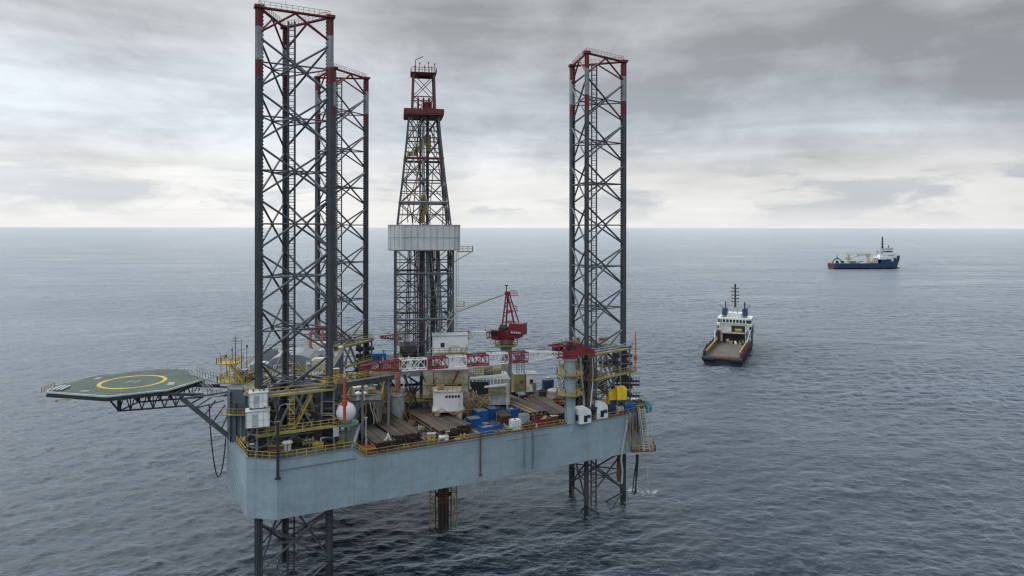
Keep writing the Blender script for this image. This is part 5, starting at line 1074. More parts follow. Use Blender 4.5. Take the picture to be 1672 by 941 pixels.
for k, (x0, x1, y0, y1, Y, mt, r, lab) in enumerate(((1040, 1036, 742, 808, 148, 'dark', .13, 0), (1041, 1038, 742, 808, 148.3, 'rubber', .15, 0), (1038, 1041, 742, 806, 148.6, 'dark', .13, 0), (1042, 1034, 742, 804, 148.1, 'rubber', .12, 0))):
    pts = [atY(x0 + (x1 - x0) * t + 1.6 * math.sin(t * 3 + k), y0 + (y1 - y0) * t, Y + .3 * math.sin(t * 4)) for t in np.linspace(0, 1, 10)]; m = MB(); m.path(pts, r, 6)
    o = m.build('sea_hose', M[mt]); tag(o, 'dark hose in the bunch hanging from the right platform into the sea', 'hose', 'hoses hanging from the right platform')
m = MB(); m.path([atY(1053 + 8 * t + 2 * math.sin(t * 5), 742 + 48 * t, 149.5) for t in np.linspace(0, 1, 14)], .07, 5); o = m.build('mooring_rope', M['rope']); tag(o, 'thin yellowish rope dangling into the sea right of the dark hoses', 'rope')
for k, x in enumerate((1011, 1024)):
    a, b = atY(x, 700, 146.5 if k else 150), atY(x, 786 if k == 0 else 800, 146.5 if k else 150)
    if k == 0: m = MB(); m.tube((a.x, a.y, b.z), (a.x, a.y, ZB + .2), .42, 12); m.tube((a.x, a.y, b.z + 1.2), (a.x, a.y, b.z + 1.6), .6, 12); m.tube((a.x, a.y, b.z + 3.2), (a.x, a.y, b.z + 3.5), .55, 12); o = m.build('caisson_pipe', M['conduct']); tag(o, 'short ochre pump caisson hanging under the right end beside the leg', 'pipe')
m = MB(); m.path([atY(x, y, 145.0) for x, y in ((1024, 686), (1023, 700), (1019, 722), (1016, 740), (1015, 752), (1017, 768), (1016, 790))], .2, 8); o = m.build('drain_hose', M['lgrey']); tag(o, 'pale flexible pipe running down the right corner of the hull side', 'hose')
T = thing('net_bag', 'bright turquoise net bundle at the extreme right corner of the deck', 'net', atY(1058, 672, 151)); q = atY(1058, 664, 151); mb = MB(); mb.lathe((q.x, q.y, q.z - 1.2), [(.5, 0), (.9, .5), (1.0, 1.2), (.7, 2.0), (.3, 2.5)], 10); mb.build('bundle', M['cyan'], T)
mb = MB(); mb.bar((q.x, q.y, q.z + 1.2), (q.x - .4, q.y, q.z + 3.0), .09); mb.build('lifting_strop', M['rope'], T)

# ------------------------------------------------------------------ assorted machinery; kinds below, one label each
def pump(T, mt, k):
    m = MB(); m.bbox((0, .6, 0), (2.0, 1.1, .2)); m.build('skid', M['grey'], T, False); m = MB(); m.tube((-.8, .6, .75), (.2, .6, .75), .42, 12); m.bbox((.6, .6, .2), (.7, .8, .9)); m.build('motor', M[mt], T, False); m = MB(); m.tube((.6, .6, 1.1), (.6, .6, 1.8), .16, 8); m.tube((.6, .6, 1.7), (1.3, .4, 1.7), .14, 8); m.build('discharge_pipe', M['lgrey'], T, False)
def reel(T, mt, k):
    m = MB(); [m.tube((s * .6 - .05, .8, .95), (s * .6 + .05, .8, .95), .9, 16) for s in (-1, 1)]; m.build('flange', M[mt], T, False); m = MB(); m.tube((-.55, .8, .95), (.55, .8, .95), .62, 16); m.build('hose_drum', M['rubber' if k % 2 else 'tan'], T, False); m = MB(); [m.bar((s * .7, .1 + j * 1.4, 0), (s * .7, .8, .95), .12) for s in (-1, 1) for j in (0, 1)]; m.build('stand', M['grey'], T, False)
def manifold(T, mt, k):
    m = MB(); [m.tube((-1.2 + i * .55, .5, .1), (-1.2 + i * .55, .5, 1.5 + .2 * (i % 2)), .13, 8) for i in range(5)]; m.tube((-1.4, .5, .6), (1.2, .5, .6), .17, 8); m.tube((-1.4, .5, 1.2), (1.2, .5, 1.2), .14, 8); m.build('pipework', M[mt], T, False); m = MB(); [m.tube((-1.2 + i * .55, .2, .9), (-1.2 + i * .55, .28, .9), .24, 10) for i in range(5)]; m.build('hand_wheels', M['red' if k % 2 else 'yellow'], T, False)
def bottles(T, mt, k):
    m = MB(); [m.lathe((-.75 + i * .3, .3 + j * .3, .12), [(.13, 0), (.13, 1.35), (.05, 1.5), (.05, 1.6)], 8) for i in range(6) for j in range(2)]; m.build('gas_bottles', M[mt], T, False); m = MB(); m.rail([(-1, .05, 0), (.9, .05, 0), (.9, .85, 0), (-1, .85, 0), (-1, .05, 0)], 1.2, .9, .05); m.build('rack', M['grey'], T, False)
def winch(T, mt, k):
    m = MB(); m.bbox((0, .8, 0), (2.2, 1.5, .25)); [m.bbox((s * .9, .8, .25), (.2, 1.1, 1.2)) for s in (-1, 1)]; m.build('frame', M[mt], T, False); m = MB(); m.tube((-.8, .8, 1.0), (.8, .8, 1.0), .5, 14); m.build('rope_drum', M['pipeb'], T, False); m = MB(); m.bbox((1.3, .8, .25), (.6, .7, .8)); m.build('motor', M['dark'], T, False)
def mushroom(T, mt, k):
    m = MB(); m.lathe((0, .5, 0), [(.3, 0), (.3, 1.2)], 12); m.build('duct', M[mt], T, False); m = MB(); m.lathe((0, .5, 1.2), [(.62, 0), (.6, .25), (.3, .45), (.05, .5)], 14); m.build('hood', M[mt], T, False)
def locker(T, mt, k):
    m = MB(); m.bbox((0, .5, .1), (1.5, .9, 1.3)); m.build('body', M[mt], T, False); m = MB(); m.bbox((0, .5, 1.4), (1.6, 1.0, .1)); m.build('lid', M['lgrey'], T, False); m = MB(); m.bbox((-.02, .03, .15), (.05, .05, 1.2)); m.bbox((.2, .01, .8), (.14, .08, .08)); m.build('handle', M['dark'], T, False)
def gen(T, mt, k):
    m = MB(); m.bbox((0, .9, .15), (3.0, 1.6, 1.7)); m.build('housing', M[mt], T, False); m = MB(); m.bbox((0, .9, 0), (3.2, 1.7, .15)); m.build('skid', M['dark'], T, False); m = MB(); [m.bbox((-1.1 + i * .35, .08, .5), (.2, .06, .9)) for i in range(4)]; m.build('louvre', M['dark'], T, False); m = MB(); m.tube((1, .9, 1.85), (1, .9, 2.6), .12, 8); m.build('exhaust', M['rust'], T, False)
def coil(T, mt, k):
    m = MB(); m.path([Vector(((.75 + .05 * math.sin(5 * t)) * math.cos(t), .8 + .7 * math.sin(t), .12 + t * .035)) for t in np.linspace(0, 25, 90)], .07, 5); m.build('coil', M[mt], T, False); m = MB(); m.bbox((0, .8, 0), (1.3, 1.3, .1)); m.build('pallet', M['wood'], T, False)
def flood(T, mt, k):
    m = MB(); m.bar((0, 0, 0), (0, 0, 4.2), .12); m.build('pole', M[mt], T, False)
    for s in (-1, 1): m = MB(); m.box((s * .3, -.1, 4.2), (.4, .25, .35)); m.build('lamp_head', M['lgrey'], T, False)
def bollard(T, mt, k):
    m = MB(); [m.lathe((s * .35, .3, .08), [(.16, 0), (.16, .5), (.24, .55), (.24, .66)], 10) for s in (-1, 1)]; m.build('posts', M[mt], T, False); m = MB(); m.bbox((0, .3, 0), (1.2, .5, .08)); m.build('base_plate', M['grey'], T, False)
KB = dict(pump=(pump, 'pump_skid', 'pump'), reel=(reel, 'hose_reel', 'reel'), man=(manifold, 'valve_manifold', 'manifold'), bot=(bottles, 'gas_bottle_rack', 'bottle rack'), winch=(winch, 'winch', 'winch'), vent=(mushroom, 'ventilator', 'ventilator'),
 lock=(locker, 'tool_locker', 'locker'), gen=(gen, 'generator', 'generator'), coil=(coil, 'hose_coil', 'hose'), flood=(flood, 'floodlight_post', 'floodlight'), boll=(bollard, 'bollard', 'bollard'))
CN_ = dict(yellow='bright yellow', dyel='dull yellow', red='dark red', redo='orange red', white='white', lgrey='pale grey', grey='grey', blue='blue', dblue='navy blue', rust='rusty', tan='tan', dark='blackish', green='grey green', cream='cream', orange='orange', teal='teal', maroon='maroon', rope='straw coloured', rubber='black', brace='steel grey', pink='faded red')
ITEMS = [  # kind, colour, x, y, Z, where
 ('winch', 'dark', 486, 733, ZR, 'on the deck edge inside the nearest leg'), ('pump', 'red', 536, 724, ZR, 'behind the rail left of the rusty drum tank'), ('vent', 'white', 467, 738, ZR, 'close to the rail left of centre under the nearest leg'),
 ('vent', 'white', 472, 737, ZR, 'right beside another white one under the nearest leg'), ('man', 'lgrey', 508, 731, ZR, 'behind the rail under the lower yellow walkway'), ('pump', 'yellow', 520, 734, ZR, 'tight against the rail right of the pale manifold'),
 ('reel', 'yellow', 398, 731, ZR, 'in the left corner of the raised deck'), ('lock', 'white', 412, 742, ZR, 'at the rail below the twin white cabins'), ('winch', 'grey', 424, 734, ZR, 'directly beneath the twin white cabins'), ('man', 'dyel', 450, 742, ZR, 'at the rail where the black side pipe passes'),
 ('coil', 'orange', 405, 727, ZR, 'left of the twin white cabins on the raised deck'), ('gen', 'dark', 500, 715, ZR, 'deep inside the nearest leg frame'), ('gen', 'teal', 530, 708, ZR, 'behind the lower walkway of the nearest leg'), ('pump', 'redo', 512, 720, ZR, 'in the shade inside the nearest leg frame'),
 ('boll', 'dark', 545, 735, ZR, 'near the sloping shoulder of the raised deck'), ('lock', 'dyel', 556, 726, ZR, 'by the rusty drum tank on the raised deck'),
 ('man', 'redo', 604, 742, ZD, 'in the near left corner of the pipe deck'), ('boll', 'dyel', 664, 733, ZD, 'on the deck edge in front of the pipe stacks'), ('lock', 'dyel', 705, 722, ZD, 'on the deck edge before the large pipe stack'), ('pump', 'white', 726, 722, ZD, 'at the rail below the large pipe stack'),
 ('boll', 'yellow', 757, 716, ZD, 'at the rail between the pipes and blue boxes'), ('coil', 'rope', 690, 705, ZD, 'in the gap between the two near pipe stacks'), ('coil', 'tan', 676, 696, ZD, 'at the back of the gap between the pipe stacks'),
 ('gen', 'green', 680, 676, ZD, 'behind the large pipe stack, below the silos'), ('pump', 'lgrey', 668, 672, ZD, 'right behind the short fat pedestal'), ('reel', 'red', 622, 668, ZD, 'below the diagonal stair beams'), ('man', 'yellow', 628, 660, ZD, 'behind the fat pedestal under the drill floor'),
 ('gen', 'rust', 600, 668, ZD, 'left of the stair beams behind the low pipe stack'), ('winch', 'dyel', 612, 662, ZD, 'in the shadow behind the stair beams'), ('lock', 'lgrey', 586, 678, ZD, 'between the ball tank and the low pipe stack'), ('vent', 'white', 594, 655, 28.1, 'on the low deckhouse behind the teal netting'),
 ('vent', 'white', 586, 655, 28.1, 'next to its twin on the low deckhouse behind the teal netting'), ('gen', 'cream', 590, 648, 28.1, 'on top of the deckhouse left of the stair beams'), ('pump', 'tan', 606, 644, 28.1, 'beside the cream generator left of the stair beams'),
 ('reel', 'dark', 805, 664, ZD, 'just right of the hose tangle'), ('winch', 'yellow', 838, 652, ZD, 'in front of the grey far crane pedestal'), ('lock', 'cream', 802, 672, ZD, 'in front of the dark hose reel'), ('pump', 'dark', 857, 655, ZD, 'at the back end of the wide casing pipes'),
 ('gen', 'lgrey', 872, 650, ZD, 'beneath the far sheds on the deck'), ('bot', 'rust', 886, 648, ZD, 'left of the navy round tank'), ('bot', 'dyel', 872, 657, ZD, 'right of the blackish pump at the casing pipes'), ('lock', 'white', 820, 657, ZD, 'at the left end of the wide casing pipes'),
 ('man', 'red', 914, 662, ZD, 'right of the light brown drum tank'), ('pump', 'red', 920, 668, ZD, 'between the drum tank and the crane pedestal'), ('coil', 'rope', 893, 668, ZD, 'between both stacks of wide casing pipes'), ('boll', 'dyel', 918, 692, ZD, 'at the rail left of the crane pedestal'),
 ('lock', 'rust', 907, 691, ZD, 'at the rail just left of the yellow bollard'), ('man', 'rust', 868, 702, ZD, 'along the rail right of the white cube tank'), ('boll', 'rust', 832, 708, ZD, 'at the rail left of the white cube tank'), ('vent', 'white', 942, 682, ZD, 'tucked just behind the crane pedestal'),
 ('pump', 'dyel', 968, 672, ZD, 'behind the left white housing'), ('gen', 'dblue', 1006, 676, ZD, 'right of the white housings at the rail'), ('reel', 'cream', 1015, 677, ZD, 'at the rail before the yellow cabinets'), ('gen', 'blue', 1031, 674, ZD, 'near the right corner of the deck'),
 ('reel', 'lgrey', 1024, 671, ZD, 'behind the blue generator at the right corner'), ('man', 'yellow', 1001, 668, ZD, 'below the smaller yellow cabinet'), ('bot', 'dblue', 1039, 668, ZD, 'at the right corner under the leg chord'), ('pump', 'white', 1036, 660, ZD, 'behind the navy bottle rack at the right corner'),
 ('winch', 'dyel', 1046, 664, ZD, 'on the extreme right end of the deck'), ('man', 'dyel', 1049, 672, ZD, 'beside the turquoise net bundle'), ('winch', 'green', 955, 662, ZD, 'at the foot of the right leg'), ('coil', 'rubber', 945, 668, ZD, 'left foot of the right leg'),
 ('bot', 'yellow', 975, 662, ZD, 'between the right leg chords'), ('man', 'rust', 940, 656, ZD, 'behind the crane pedestal by the right leg'), ('flood', 'dyel', 830, 640, ZD, 'standing beside the far crane pedestal'), ('flood', 'lgrey', 752, 690, ZD, 'standing right of the stained control cabin'),
 ('gen', 'blue', 619, 592, DFW, 'high up behind the crane boom tip'), ('lock', 'yellow', 548, 616, 34, 'on the walkway at the right chord of the nearest leg'), ('pump', 'yellow', 535, 612, 34, 'on top of the nearest leg frame'), ('man', 'cream', 478, 606, 33.8, 'on the roof behind the nearest leg ladder'),
 ('man', 'dyel', 490, 610, 33.8, 'on the roof between the chords of the nearest leg'), ('vent', 'cream', 558, 578, 33.8, 'on the rear edge of the accommodation roof'), ('bot', 'cream', 812, 614, 29.4, 'on the roof of the long pale house'),
 ('gen', 'grey', 796, 613, 29.4, 'on the roof of the long pale house, left end'), ('coil', 'tan', 722, 637, 28.75, 'on top of the stained control cabin'), ('pump', 'rust', 985, 598, 30.25, 'up on the lower walkway of the right leg'), ('winch', 'dark', 1002, 597, 30.25, 'on the lower walkway of the right leg, middle'),
 ('man', 'cream', 988, 560, 35.45, 'up on the top walkway of the right leg'), ('lock', 'dyel', 942, 562, 35.45, 'on the top walkway of the right leg, left end')]
for k, (kd, mt, x, y, z, where) in enumerate(ITEMS):
    fn, nm, cat = KB[kd]; T = T_(nm, f"{CN_[mt]} {nm.replace('_', ' ')} {where}", cat, x, y, z + .035, EDGE if k % 3 else AXA); fn(T, mt, k)
for k in range(84):
    u_ = rng.uniform(13, 62); inn = rng.uniform(1.2, 9 if u_ < 45 else 6); a = NE(u_, inn, ZD + .1); m = MB(); t = EDGE + (0 if k % 2 else math.pi / 2) + rng.uniform(-.1, .1); L2 = rng.uniform(1.5, 4.5)
    if k % 4 == 0: m.box(a + up * .06, (rng.uniform(.8, 2.2), rng.uniform(.8, 1.6), .08), t); nm, mt = 'deck_plank', ('wood', 'rust', 'tan', 'grey')[k // 4 % 4]
    elif k % 4 == 3: m.box(a + up * .3, (.6, .5, rng.uniform(.4, .9)), t); nm, mt = 'deck_fitting', ('dyel', 'white', 'red', 'lgrey', 'rust')[k % 5]
    else: m.tube(a + up * .15, a + Vector((L2 * math.cos(t), L2 * math.sin(t), .15)), .09, 6); nm, mt = 'deck_pipework', ('rust', 'tan', 'lgrey', 'dyel')[k % 4]
    m.build(nm, M[mt], hull)
# rust coloured pipe stack and bowl inside the right leg
T = thing('riser_bundle', 'rusty bundle of upright pipes rising through the right leg from a dark bowl', 'pipes', atY(957, 668, 143.6))
mb = MB(); q = atY(959, 668, 143.6); mb.lathe((q.x, q.y, ZD + .05), [(1.0, 0), (2.1, 2.2), (2.2, 2.3), (2.2, 2.6)], 18); mb.build('bowl', M['dark'], T)
for k in range(7):
    m = MB(); pts = [Vector((q.x - 1.6 + k * .5 + .35 * math.sin(t * 4 + k), q.y - .3 + .5 * math.cos(k * 2 + t * 3), ZD + 1.5 + t * 11.5)) for t in np.linspace(0, 1, 9)]; m.path(pts, (.16, .24, .12)[k % 3], 7); m.build('riser', M[('rust', 'lgrey', 'rust', 'steel', 'rust', 'white', 'pipe')[k]], T)
m = MB(); fan = atY(981, 622, 150)
for k in range(9): m.hexa(fan + Vector((0, 0, 1.9 - k * .45)), (1.5, 0, -.7), (0, .7, 0), (0, 0, .06))
m.build('louvred_baffle', M['rust'], T)
# small ladder brackets right of the right leg
T = thing('antenna_bracket', 'dark comb-like bracket platforms jutting from the right chord of the right leg', 'bracket', atY(1036, 640, 152))
for y in (622, 628, 646):
    m = MB(); a, b = atY(1026, y, 152), atY(1044, y, 152); m.bar(a, b, .18, .35); m.bar(a + Vector((0, -1, 0)), b + Vector((0, -1, 0)), .12)
    for i in range(5): p = a.lerp(b, i / 4); m.bar(p, p + up * .9, .09); m.bar(p, p + Vector((0, -1, 0)), .09)
    m.build('bracket_arm', M['dark'], T)

# ------------------------------------------------------------------ vessels
def hull_loft(stations, mats, T, name, zlist):
    """stations: (x along ship, half breadth per level ...) ; levels share heights per station"""
    m = MB(); n = len(stations); k = len(stations[0][1]); vs = []
    for x, lv in stations:
        for s in (1, -1):
            for (yb, z) in (lv if s == 1 else lv[::-1]): vs.append((x, s * yb, z))
    w = 2 * k
    for i in range(n - 1):
        for j in range(w - 1):
            a = i * w + j; zavg = (vs[a][2] + vs[a + 1][2]) / 2; lev = min(j, w - 2 - j); m.f.append((a, a + w, a + w + 1, a + 1)); m.m.append(zlist[lev] if lev < len(zlist) else zlist[-1])
    m.f.append(tuple(range(w))); m.m.append(zlist[1]); m.f.append(tuple(range(n * w - 1, (n - 1) * w - 1, -1))); m.m.append(zlist[1]); m.v = vs; m.n = len(vs)
    return m.build(name, mats, T, False)
# --- anchor handling vessel seen from astern; local x forward, y to port
AH = Vector((94.3, 306, 0)); ang = R(90 - 24.5)
V = thing('offshore_supply_vessel', 'anchor handling vessel with an empty timber aft deck, stern towards the rig', 'ship', AH, ang)
L_, Bm = 72, 8.7
st = []
for x, f, zd in ((0, .94, 4.0), (1.5, 1, 4.2), (30, 1, 4.2), (42, 1, 4.6), (42.1, 1, 8.6), (54, .96, 9), (62, .74, 9.8), (68, .42, 10.6), (72, .06, 11.4)):
    st.append((x, [(Bm * f * (.7 if x < 60 else .2), -1.5), (Bm * f * (.97 if x < 55 else .62), .9), (Bm * f * .99, 1.9), (Bm * f, zd)][::-1]))
hull_loft(st, [M['navy'], M['maroon'], M['dark']], V, 'hull', [0, 0, 2, 2, 2])
m = MB(); m.prism([(0.6, -7.4), (42, -7.6), (42, 7.6), (.6, 7.4)], 3.3, 4.26); m.build('timber_deck', M['wood'], V, False)
m = MB(); m.tube((.1, -3.2, 3.6), (.1, 3.2, 3.6), .9, 16); m.build('stern_roller', M['rust'], V, False)
m = MB(); m.tube((-.3, 3.2, 3.0), (-.1, 8.6, 3.1), 1.15, 12); m.tube((-.3, -3.2, 3.0), (-.1, -8.6, 3.1), 1.15, 12)
m.build('stern_fender', M['rubber'], V, False)
for s_ in (-1, 1):
    m = MB(); m.bbox((20, s_ * 8.1, 4.2), (38, 1.0, 2.0)); m.build('bulwark', M['navy' if s_ > 0 else 'maroon'], V, False)
    for i in range(11): m = MB(); m.bar((4 + i * 3.0, s_ * 8.7, 4.4), (5.2 + i * 3.0, s_ * 8.75, 6.0), .3); m.build('bulwark_stay', M['ared' if i % 3 == 0 else 'dark'], V, False)
    m = MB(); m.bar((1.5, s_ * 7.2, 6.3), (37, s_ * 7.2, 6.6), .5); m.bar((2, s_ * 7.3, 5.3), (37, s_ * 7.3, 5.4), .25)
    for i in range(14): m.bar((2 + i * 2.7, s_ * 7.3, 4.2), (2 + i * 2.7, s_ * 7.2, 6.4), .25)
    m.build('cargo_rail', M['dyel'] if s_ > 0 else M['tan'], V, False)
    m = MB(); [m.tube((3 + i * 3.2, s_ * 8.95, 3.0), (3 + i * 3.2, s_ * 9.3, 3.0), .95, 12) for i in range(12)]; m.build('tyre_fenders', M['rubber'], V, False)
    m = MB(); [m.bbox((4 + i * 3.6, s_ * 8.3, 6.2), (1.0, .6, .7 + .4 * (i % 3))) for i in range(9)]; m.bbox((20, s_ * 8.3, 6.15), (34, .3, .12)); m.build('bulwark_fittings', M['maroon' if s_ > 0 else 'ared'], V, False)
    m = MB(); m.hexa((48.5, s_ * 5.0, 18.5), (1.2, 0, 0), (0, 1.25 , 0), (0, -s_ * .2, 2.2)); m.tube((48.5, s_ * 4.7, 20.5), (48.5, s_ * 4.6, 24.2), .3, 8); m.tube((49.2, s_ * 4.9, 20.5), (49.2, s_ * 4.8, 23.9), .22, 8); m.bar((48.5, s_ * 4.9, 20), (48.2, s_ * 7.6, 22.6), .25); m.build('funnel', M['dblue'], V, False)
    m = MB(); m.bbox((43.5, s_ * 6.3, 4.3), (2.0, 1.6, 9.5)); m.build('side_tower', M['white'], V, False)
    m = MB(); m.bbox((40, s_ * 7.0, 4.3), (4.5, 1.5, 6.0)); m.build('winch_wing', M['maroon'] if s_ > 0 else M['green'], V, False)
m = MB(); m.bbox((52, 0, 4.3), (16, 14.6, 8.6)); m.build('lower_house', M['white'], V, False)
for s_ in (-1, 1):
    for zz_ in (6.4, 9.2): m = MB(); m.prism([(44, s_ * 7.3), (60, s_ * 7.3), (60, s_ * 8.4), (44, s_ * 8.4)][::s_], zz_ + 1.2, zz_ + 1.35); m.rail([(44, s_ * 8.4, zz_ + 1.35), (60, s_ * 8.4, zz_ + 1.35)], 1.1, 1.6, .06); m.build('side_gallery', M['lgrey'], V, False)
    m = MB(); m.bar((30, s_ * 7.6, 6.2), (38, s_ * 8.4, 11.5), .3); m.bar((34, s_ * 8.6, 4.6), (38, s_ * 8.4, 11.5), .25); m.bar((38, s_ * 8.4, 11.5), (44, s_ * 7.4, 10), .25); m.tube((36, s_ * 8.2, 7.2), (37, s_ * 8.2, 7.2), .8, 10); m.build('tugger_crane', M['lgrey'], V, False)
for i in range(4): m = MB(); m.bbox((43.95, -4.5 + i * .5, 9.4 + (i % 2)), (.2, .3, 1.5)); m.build('bulkhead_locker', M[('yellow', 'green', 'lgrey', 'white')[i]], V, False)
m = MB(); m.bbox((43.9, 0, 4.4), (.3, 12, 4.6)); m.build('recess_shade_panel', M['hollow_shade'], V, False)  # black slab on the house front paints the shade of a recess
m = MB(); m.bbox((43.8, -2.3, 9.4), (.4, 7.0, 3.0)); m.build('upper_shade_panel', M['dark'], V, False); m = MB(); m.tube((43.2, -4, 10.3), (43.2, -.6, 10.3), .9, 12); m.bbox((43, -1.2, 9), (.8, 1, 1.5)); m.build('towing_winch', M['dyel'], V, False)  # dark slab behind the winch paints the shade of an upper opening
m = MB(); m.bar((41.5, -6.4, 9.2), (41.5, 6.4, 9.2), .5, .7); m.bar((41.6, -6.4, 13.9), (41.6, 6.4, 13.9), .4, .9); m.bar((41.5, -6.3, 4.3), (41.5, -6.3, 13.9), .6); m.bar((41.5, 6.3, 4.3), (41.5, 6.3, 13.9), .6); m.build('gantry', M['cream'], V, False)
m = MB(); m.prism([(45, -8.5), (56, -8.5), (58, -4), (58, 4), (56, 8.5), (45, 8.5), (44, 6.2), (44, -6.2)], 12.4, 13.7); m.prism([(45, -8.2), (56, -8.2), (57.4, -3.6), (57.4, 3.6), (56, 8.2), (45, 8.2), (44.3, 6.0), (44.3, -6.0)], 15.5, 16.3); m.build('bridge', M['white'], V, False)
m = MB(); m.prism([(45.2, -8.0), (55.8, -8.0), (57.2, -3.4), (57.2, 3.4), (55.8, 8.0), (45.2, 8.0), (44.5, 5.8), (44.5, -5.8)], 13.7, 15.7); m.build('bridge_window', M['glass'], V, False)
m = MB(); [m.bbox((44.42, -5.6 + i * 1.6, 13.65), (.3, .4, 2.1)) for i in range(8)]; m.build('window_posts', M['white'], V, False)
m = MB(); m.bbox((50, 0, 16.3), (7, 6.4, 2.0)); m.bbox((50, 0, 18.3), (7.4, 7.0, .15)); m.build('monkey_island', M['white'], V, False)
for s_ in (-1, 1): m = MB(); m.lathe((47, s_ * 6.6, 16.3), [(.5, 0), (.7, .5), (.5, 1.1), (.1, 1.3)], 10); m.build('satellite_dome', M['white'], V, False)
m = MB(); m.rail([(45, 6.4, 16.3), (44.4, 5, 16.3), (44.4, -5, 16.3), (45, -6.4, 16.3)], 1.1, 1.5, .07); m.rail([(44.6, 7.4, 14.1), (44, 5.5, 14.1)], 1.0, 1, .07); m.build('bridge_railing', M['lgrey'], V, False)
m = MB(); [m.bar((48 + i * 3, j * 1.5, 16.3), (49.5, j * .5, 22.4), .28) for i in (0, 1) for j in (-1, 1)]; m.bar((48, -4.5, 19.4), (48, 4.5, 19.4), .2); m.bar((48, -4.5, 21.4), (48, 4.5, 21.4), .2); m.build('mast_frame', M['lgrey'], V, False)
m = MB(); m.bar((49.5, 0, 21), (49.5, 0, 33.2), .8, .8)
for i, z in enumerate((24, 25.8, 27.4, 29.2, 31)): m.bar((49.5, -1.8 + .3 * (i % 2), z), (49.5, 1.8, z), .35); [m.bbox((49.5, s_ * 1.6, z), (.5, .5, .5)) for s_ in (-1, 1)]
m.build('radar_mast', M['dark'], V, False)
for i in range(22): a_ = rng.uniform(-6.8, 6.8); m = MB(); m.bbox((rng.uniform(36, 43), a_, 4.27), (rng.uniform(.6, 1.4), .7, rng.uniform(.6, 1.8)), rng.uniform(0, 1)); m.build('deck_gear', M[('grey', 'dyel', 'white', 'ared', 'dark', 'teal')[i % 6]], V, False)
for s_ in (-1, 1):
    m = MB(); m.hexa((49, s_ * 8.0, 10.6), (2.4, 0, 0), (0, .8, 0), (0, 0, .6)); m.bar((47, s_ * 7.4, 9.6), (47, s_ * 8.6, 12.8), .25); m.bar((51, s_ * 7.4, 9.6), (51, s_ * 8.6, 12.8), .25); m.build('rescue_boat', M['dark'], V, False)
m = MB(); m.bar((12, -2, 4.275), (26, 3, 4.275), .25, .02); m.bbox((3.4, 0, 4.27), (3.2, 6.4, .05)); m.build('deck_plating', M['rust'], V, False)

# --- distant construction support vessel, seen from its side
Sx0, Sx1, Yv = (1357 - 836) * 1035 / F, (1471 - 836) * 1035 / F, 1035.0
W = thing('construction_vessel', 'distant blue and white offshore vessel with folded deck crane and stern frame', 'ship', (Sx0, Yv, 0), R(5)); LL = 107.0
st = []
for x, f, zd in ((0, .9, 8.4), (3, 1, 8.6), (30, 1, 8.8), (60, 1, 9.0), (72, 1, 9.4), (74, 1, 14.6), (90, .9, 15.4), (99, .62, 17), (105, .25, 19), (LL + 3, .03, 20.5)):
    bl = .55 if x > 85 else .85; st.append((x if x < LL else x, [(10.5 * f * bl * .8, -2), (10.5 * f * bl, 2.0), (10.5 * f * .99, 2.3), (10.5 * f, zd)][::-1]))
st[-1] = (LL + 3, [(.3, 20.5), (.3, 18), (.3, 17), (.3, 16)]); st[-2] = (104, [(3.4, 19), (1.6, 8), (1.3, 4), (.3, -2)])
o = hull_loft(st, [paint('mid_blue_hull', (.012, .05, .13), .2, .5), M['maroon'], M['dark']], W, 'hull', [0, 1, 1, 1, 1])
m = MB(); m.prism([(0.5, -9.6), (73, -10), (73, 10), (.5, 9.6)], 7.6, 9.1); m.build('working_deck', M['green'], W, False)
m = MB(); m.lathe((0, 0, 0), [(.1, 0), (.1, .1)], 4); m.tube((97, 0, 1.4), (109, 0, 1.4), 1.6, 10, .9); m.build('bulbous_bow', M['maroon'], W, False)
m = MB()
m.bbox((83, 0, 14.6), (21, 17, 3.6)); m.bbox((85, 0, 18.2), (18, 16, 4)); m.bbox((87, 0, 22.2), (14, 15, 3.4)); m.bbox((88, 0, 27.5), (12, 15, 1.0)); m.bbox((96, 0, 16), (10, 12, 8)); m.bbox((93, 0, 28.5), (5, 9, 2)); m.build('accommodation', M['white'], W, False)
m = MB(); m.bbox((88, 0, 25.6), (11.5, 14.4, 1.9)); m.bbox((90, 0, 20), (8.05, 16.05, .8)); m.build('bridge_windows', M['glass'], W, False)
m = MB(); m.bbox((77, -5.5, 18), (3, 2.5, 10)); m.bbox((77, 5.5, 18), (3, 2.5, 10)); m.build('funnel', M['lgrey'], W, False)
m = MB(); m.bbox((80, -8.6, 11.3), (6, 1, 2.6)); m.bbox((91, -8.2, 12), (5, 2.4, 3.2)); m.build('lifeboat', M['white'], W, False)
m = MB(); m.bbox((92, 0, 29), (8, 9, 3.2)); m.bbox((82, 0, 26), (5, 6, 5)); m.build('upper_bridge', M['lgrey'], W, False)
m = MB(); m.bar((82, 0, 26), (82, 0, 49), 1.2, 1.2); m.bar((79.5, 0, 28), (82, 0, 40), .5); m.bar((84.5, 0, 28), (82, 0, 40), .5); [m.bar((82 - w_, 0, z), (82 + w_, 0, z), .9, .9) for z, w_ in ((38, 3), (42, 2.2), (45.5, 1.8))]; m.bar((91, 0, 28), (91.8, 0, 36), .9); [m.bbox((86 + i * 2.4, 0, 28.5), (1, 1, 1.5 + 1.5 * (i % 2))) for i in range(5)]; m.build('radar_mast', M['dark'], W, False)
m = MB(); m.tube((60, 2, 9), (60, 2, 20), 2.2, 12); m.bbox((60, 2, 20), (6, 5, 3.5)); m.bar((58, 2, 22), (44, 2, 20.5), 1.8); m.bar((44, 2, 20.5), (32, 2, 15.5), 1.5); m.bar((60, 2, 23), (27, 2, 23.2), .5); m.bar((44, 2, 23), (44, 2, 19), 2.2); m.build('deck_crane', M['cream'], W, False)
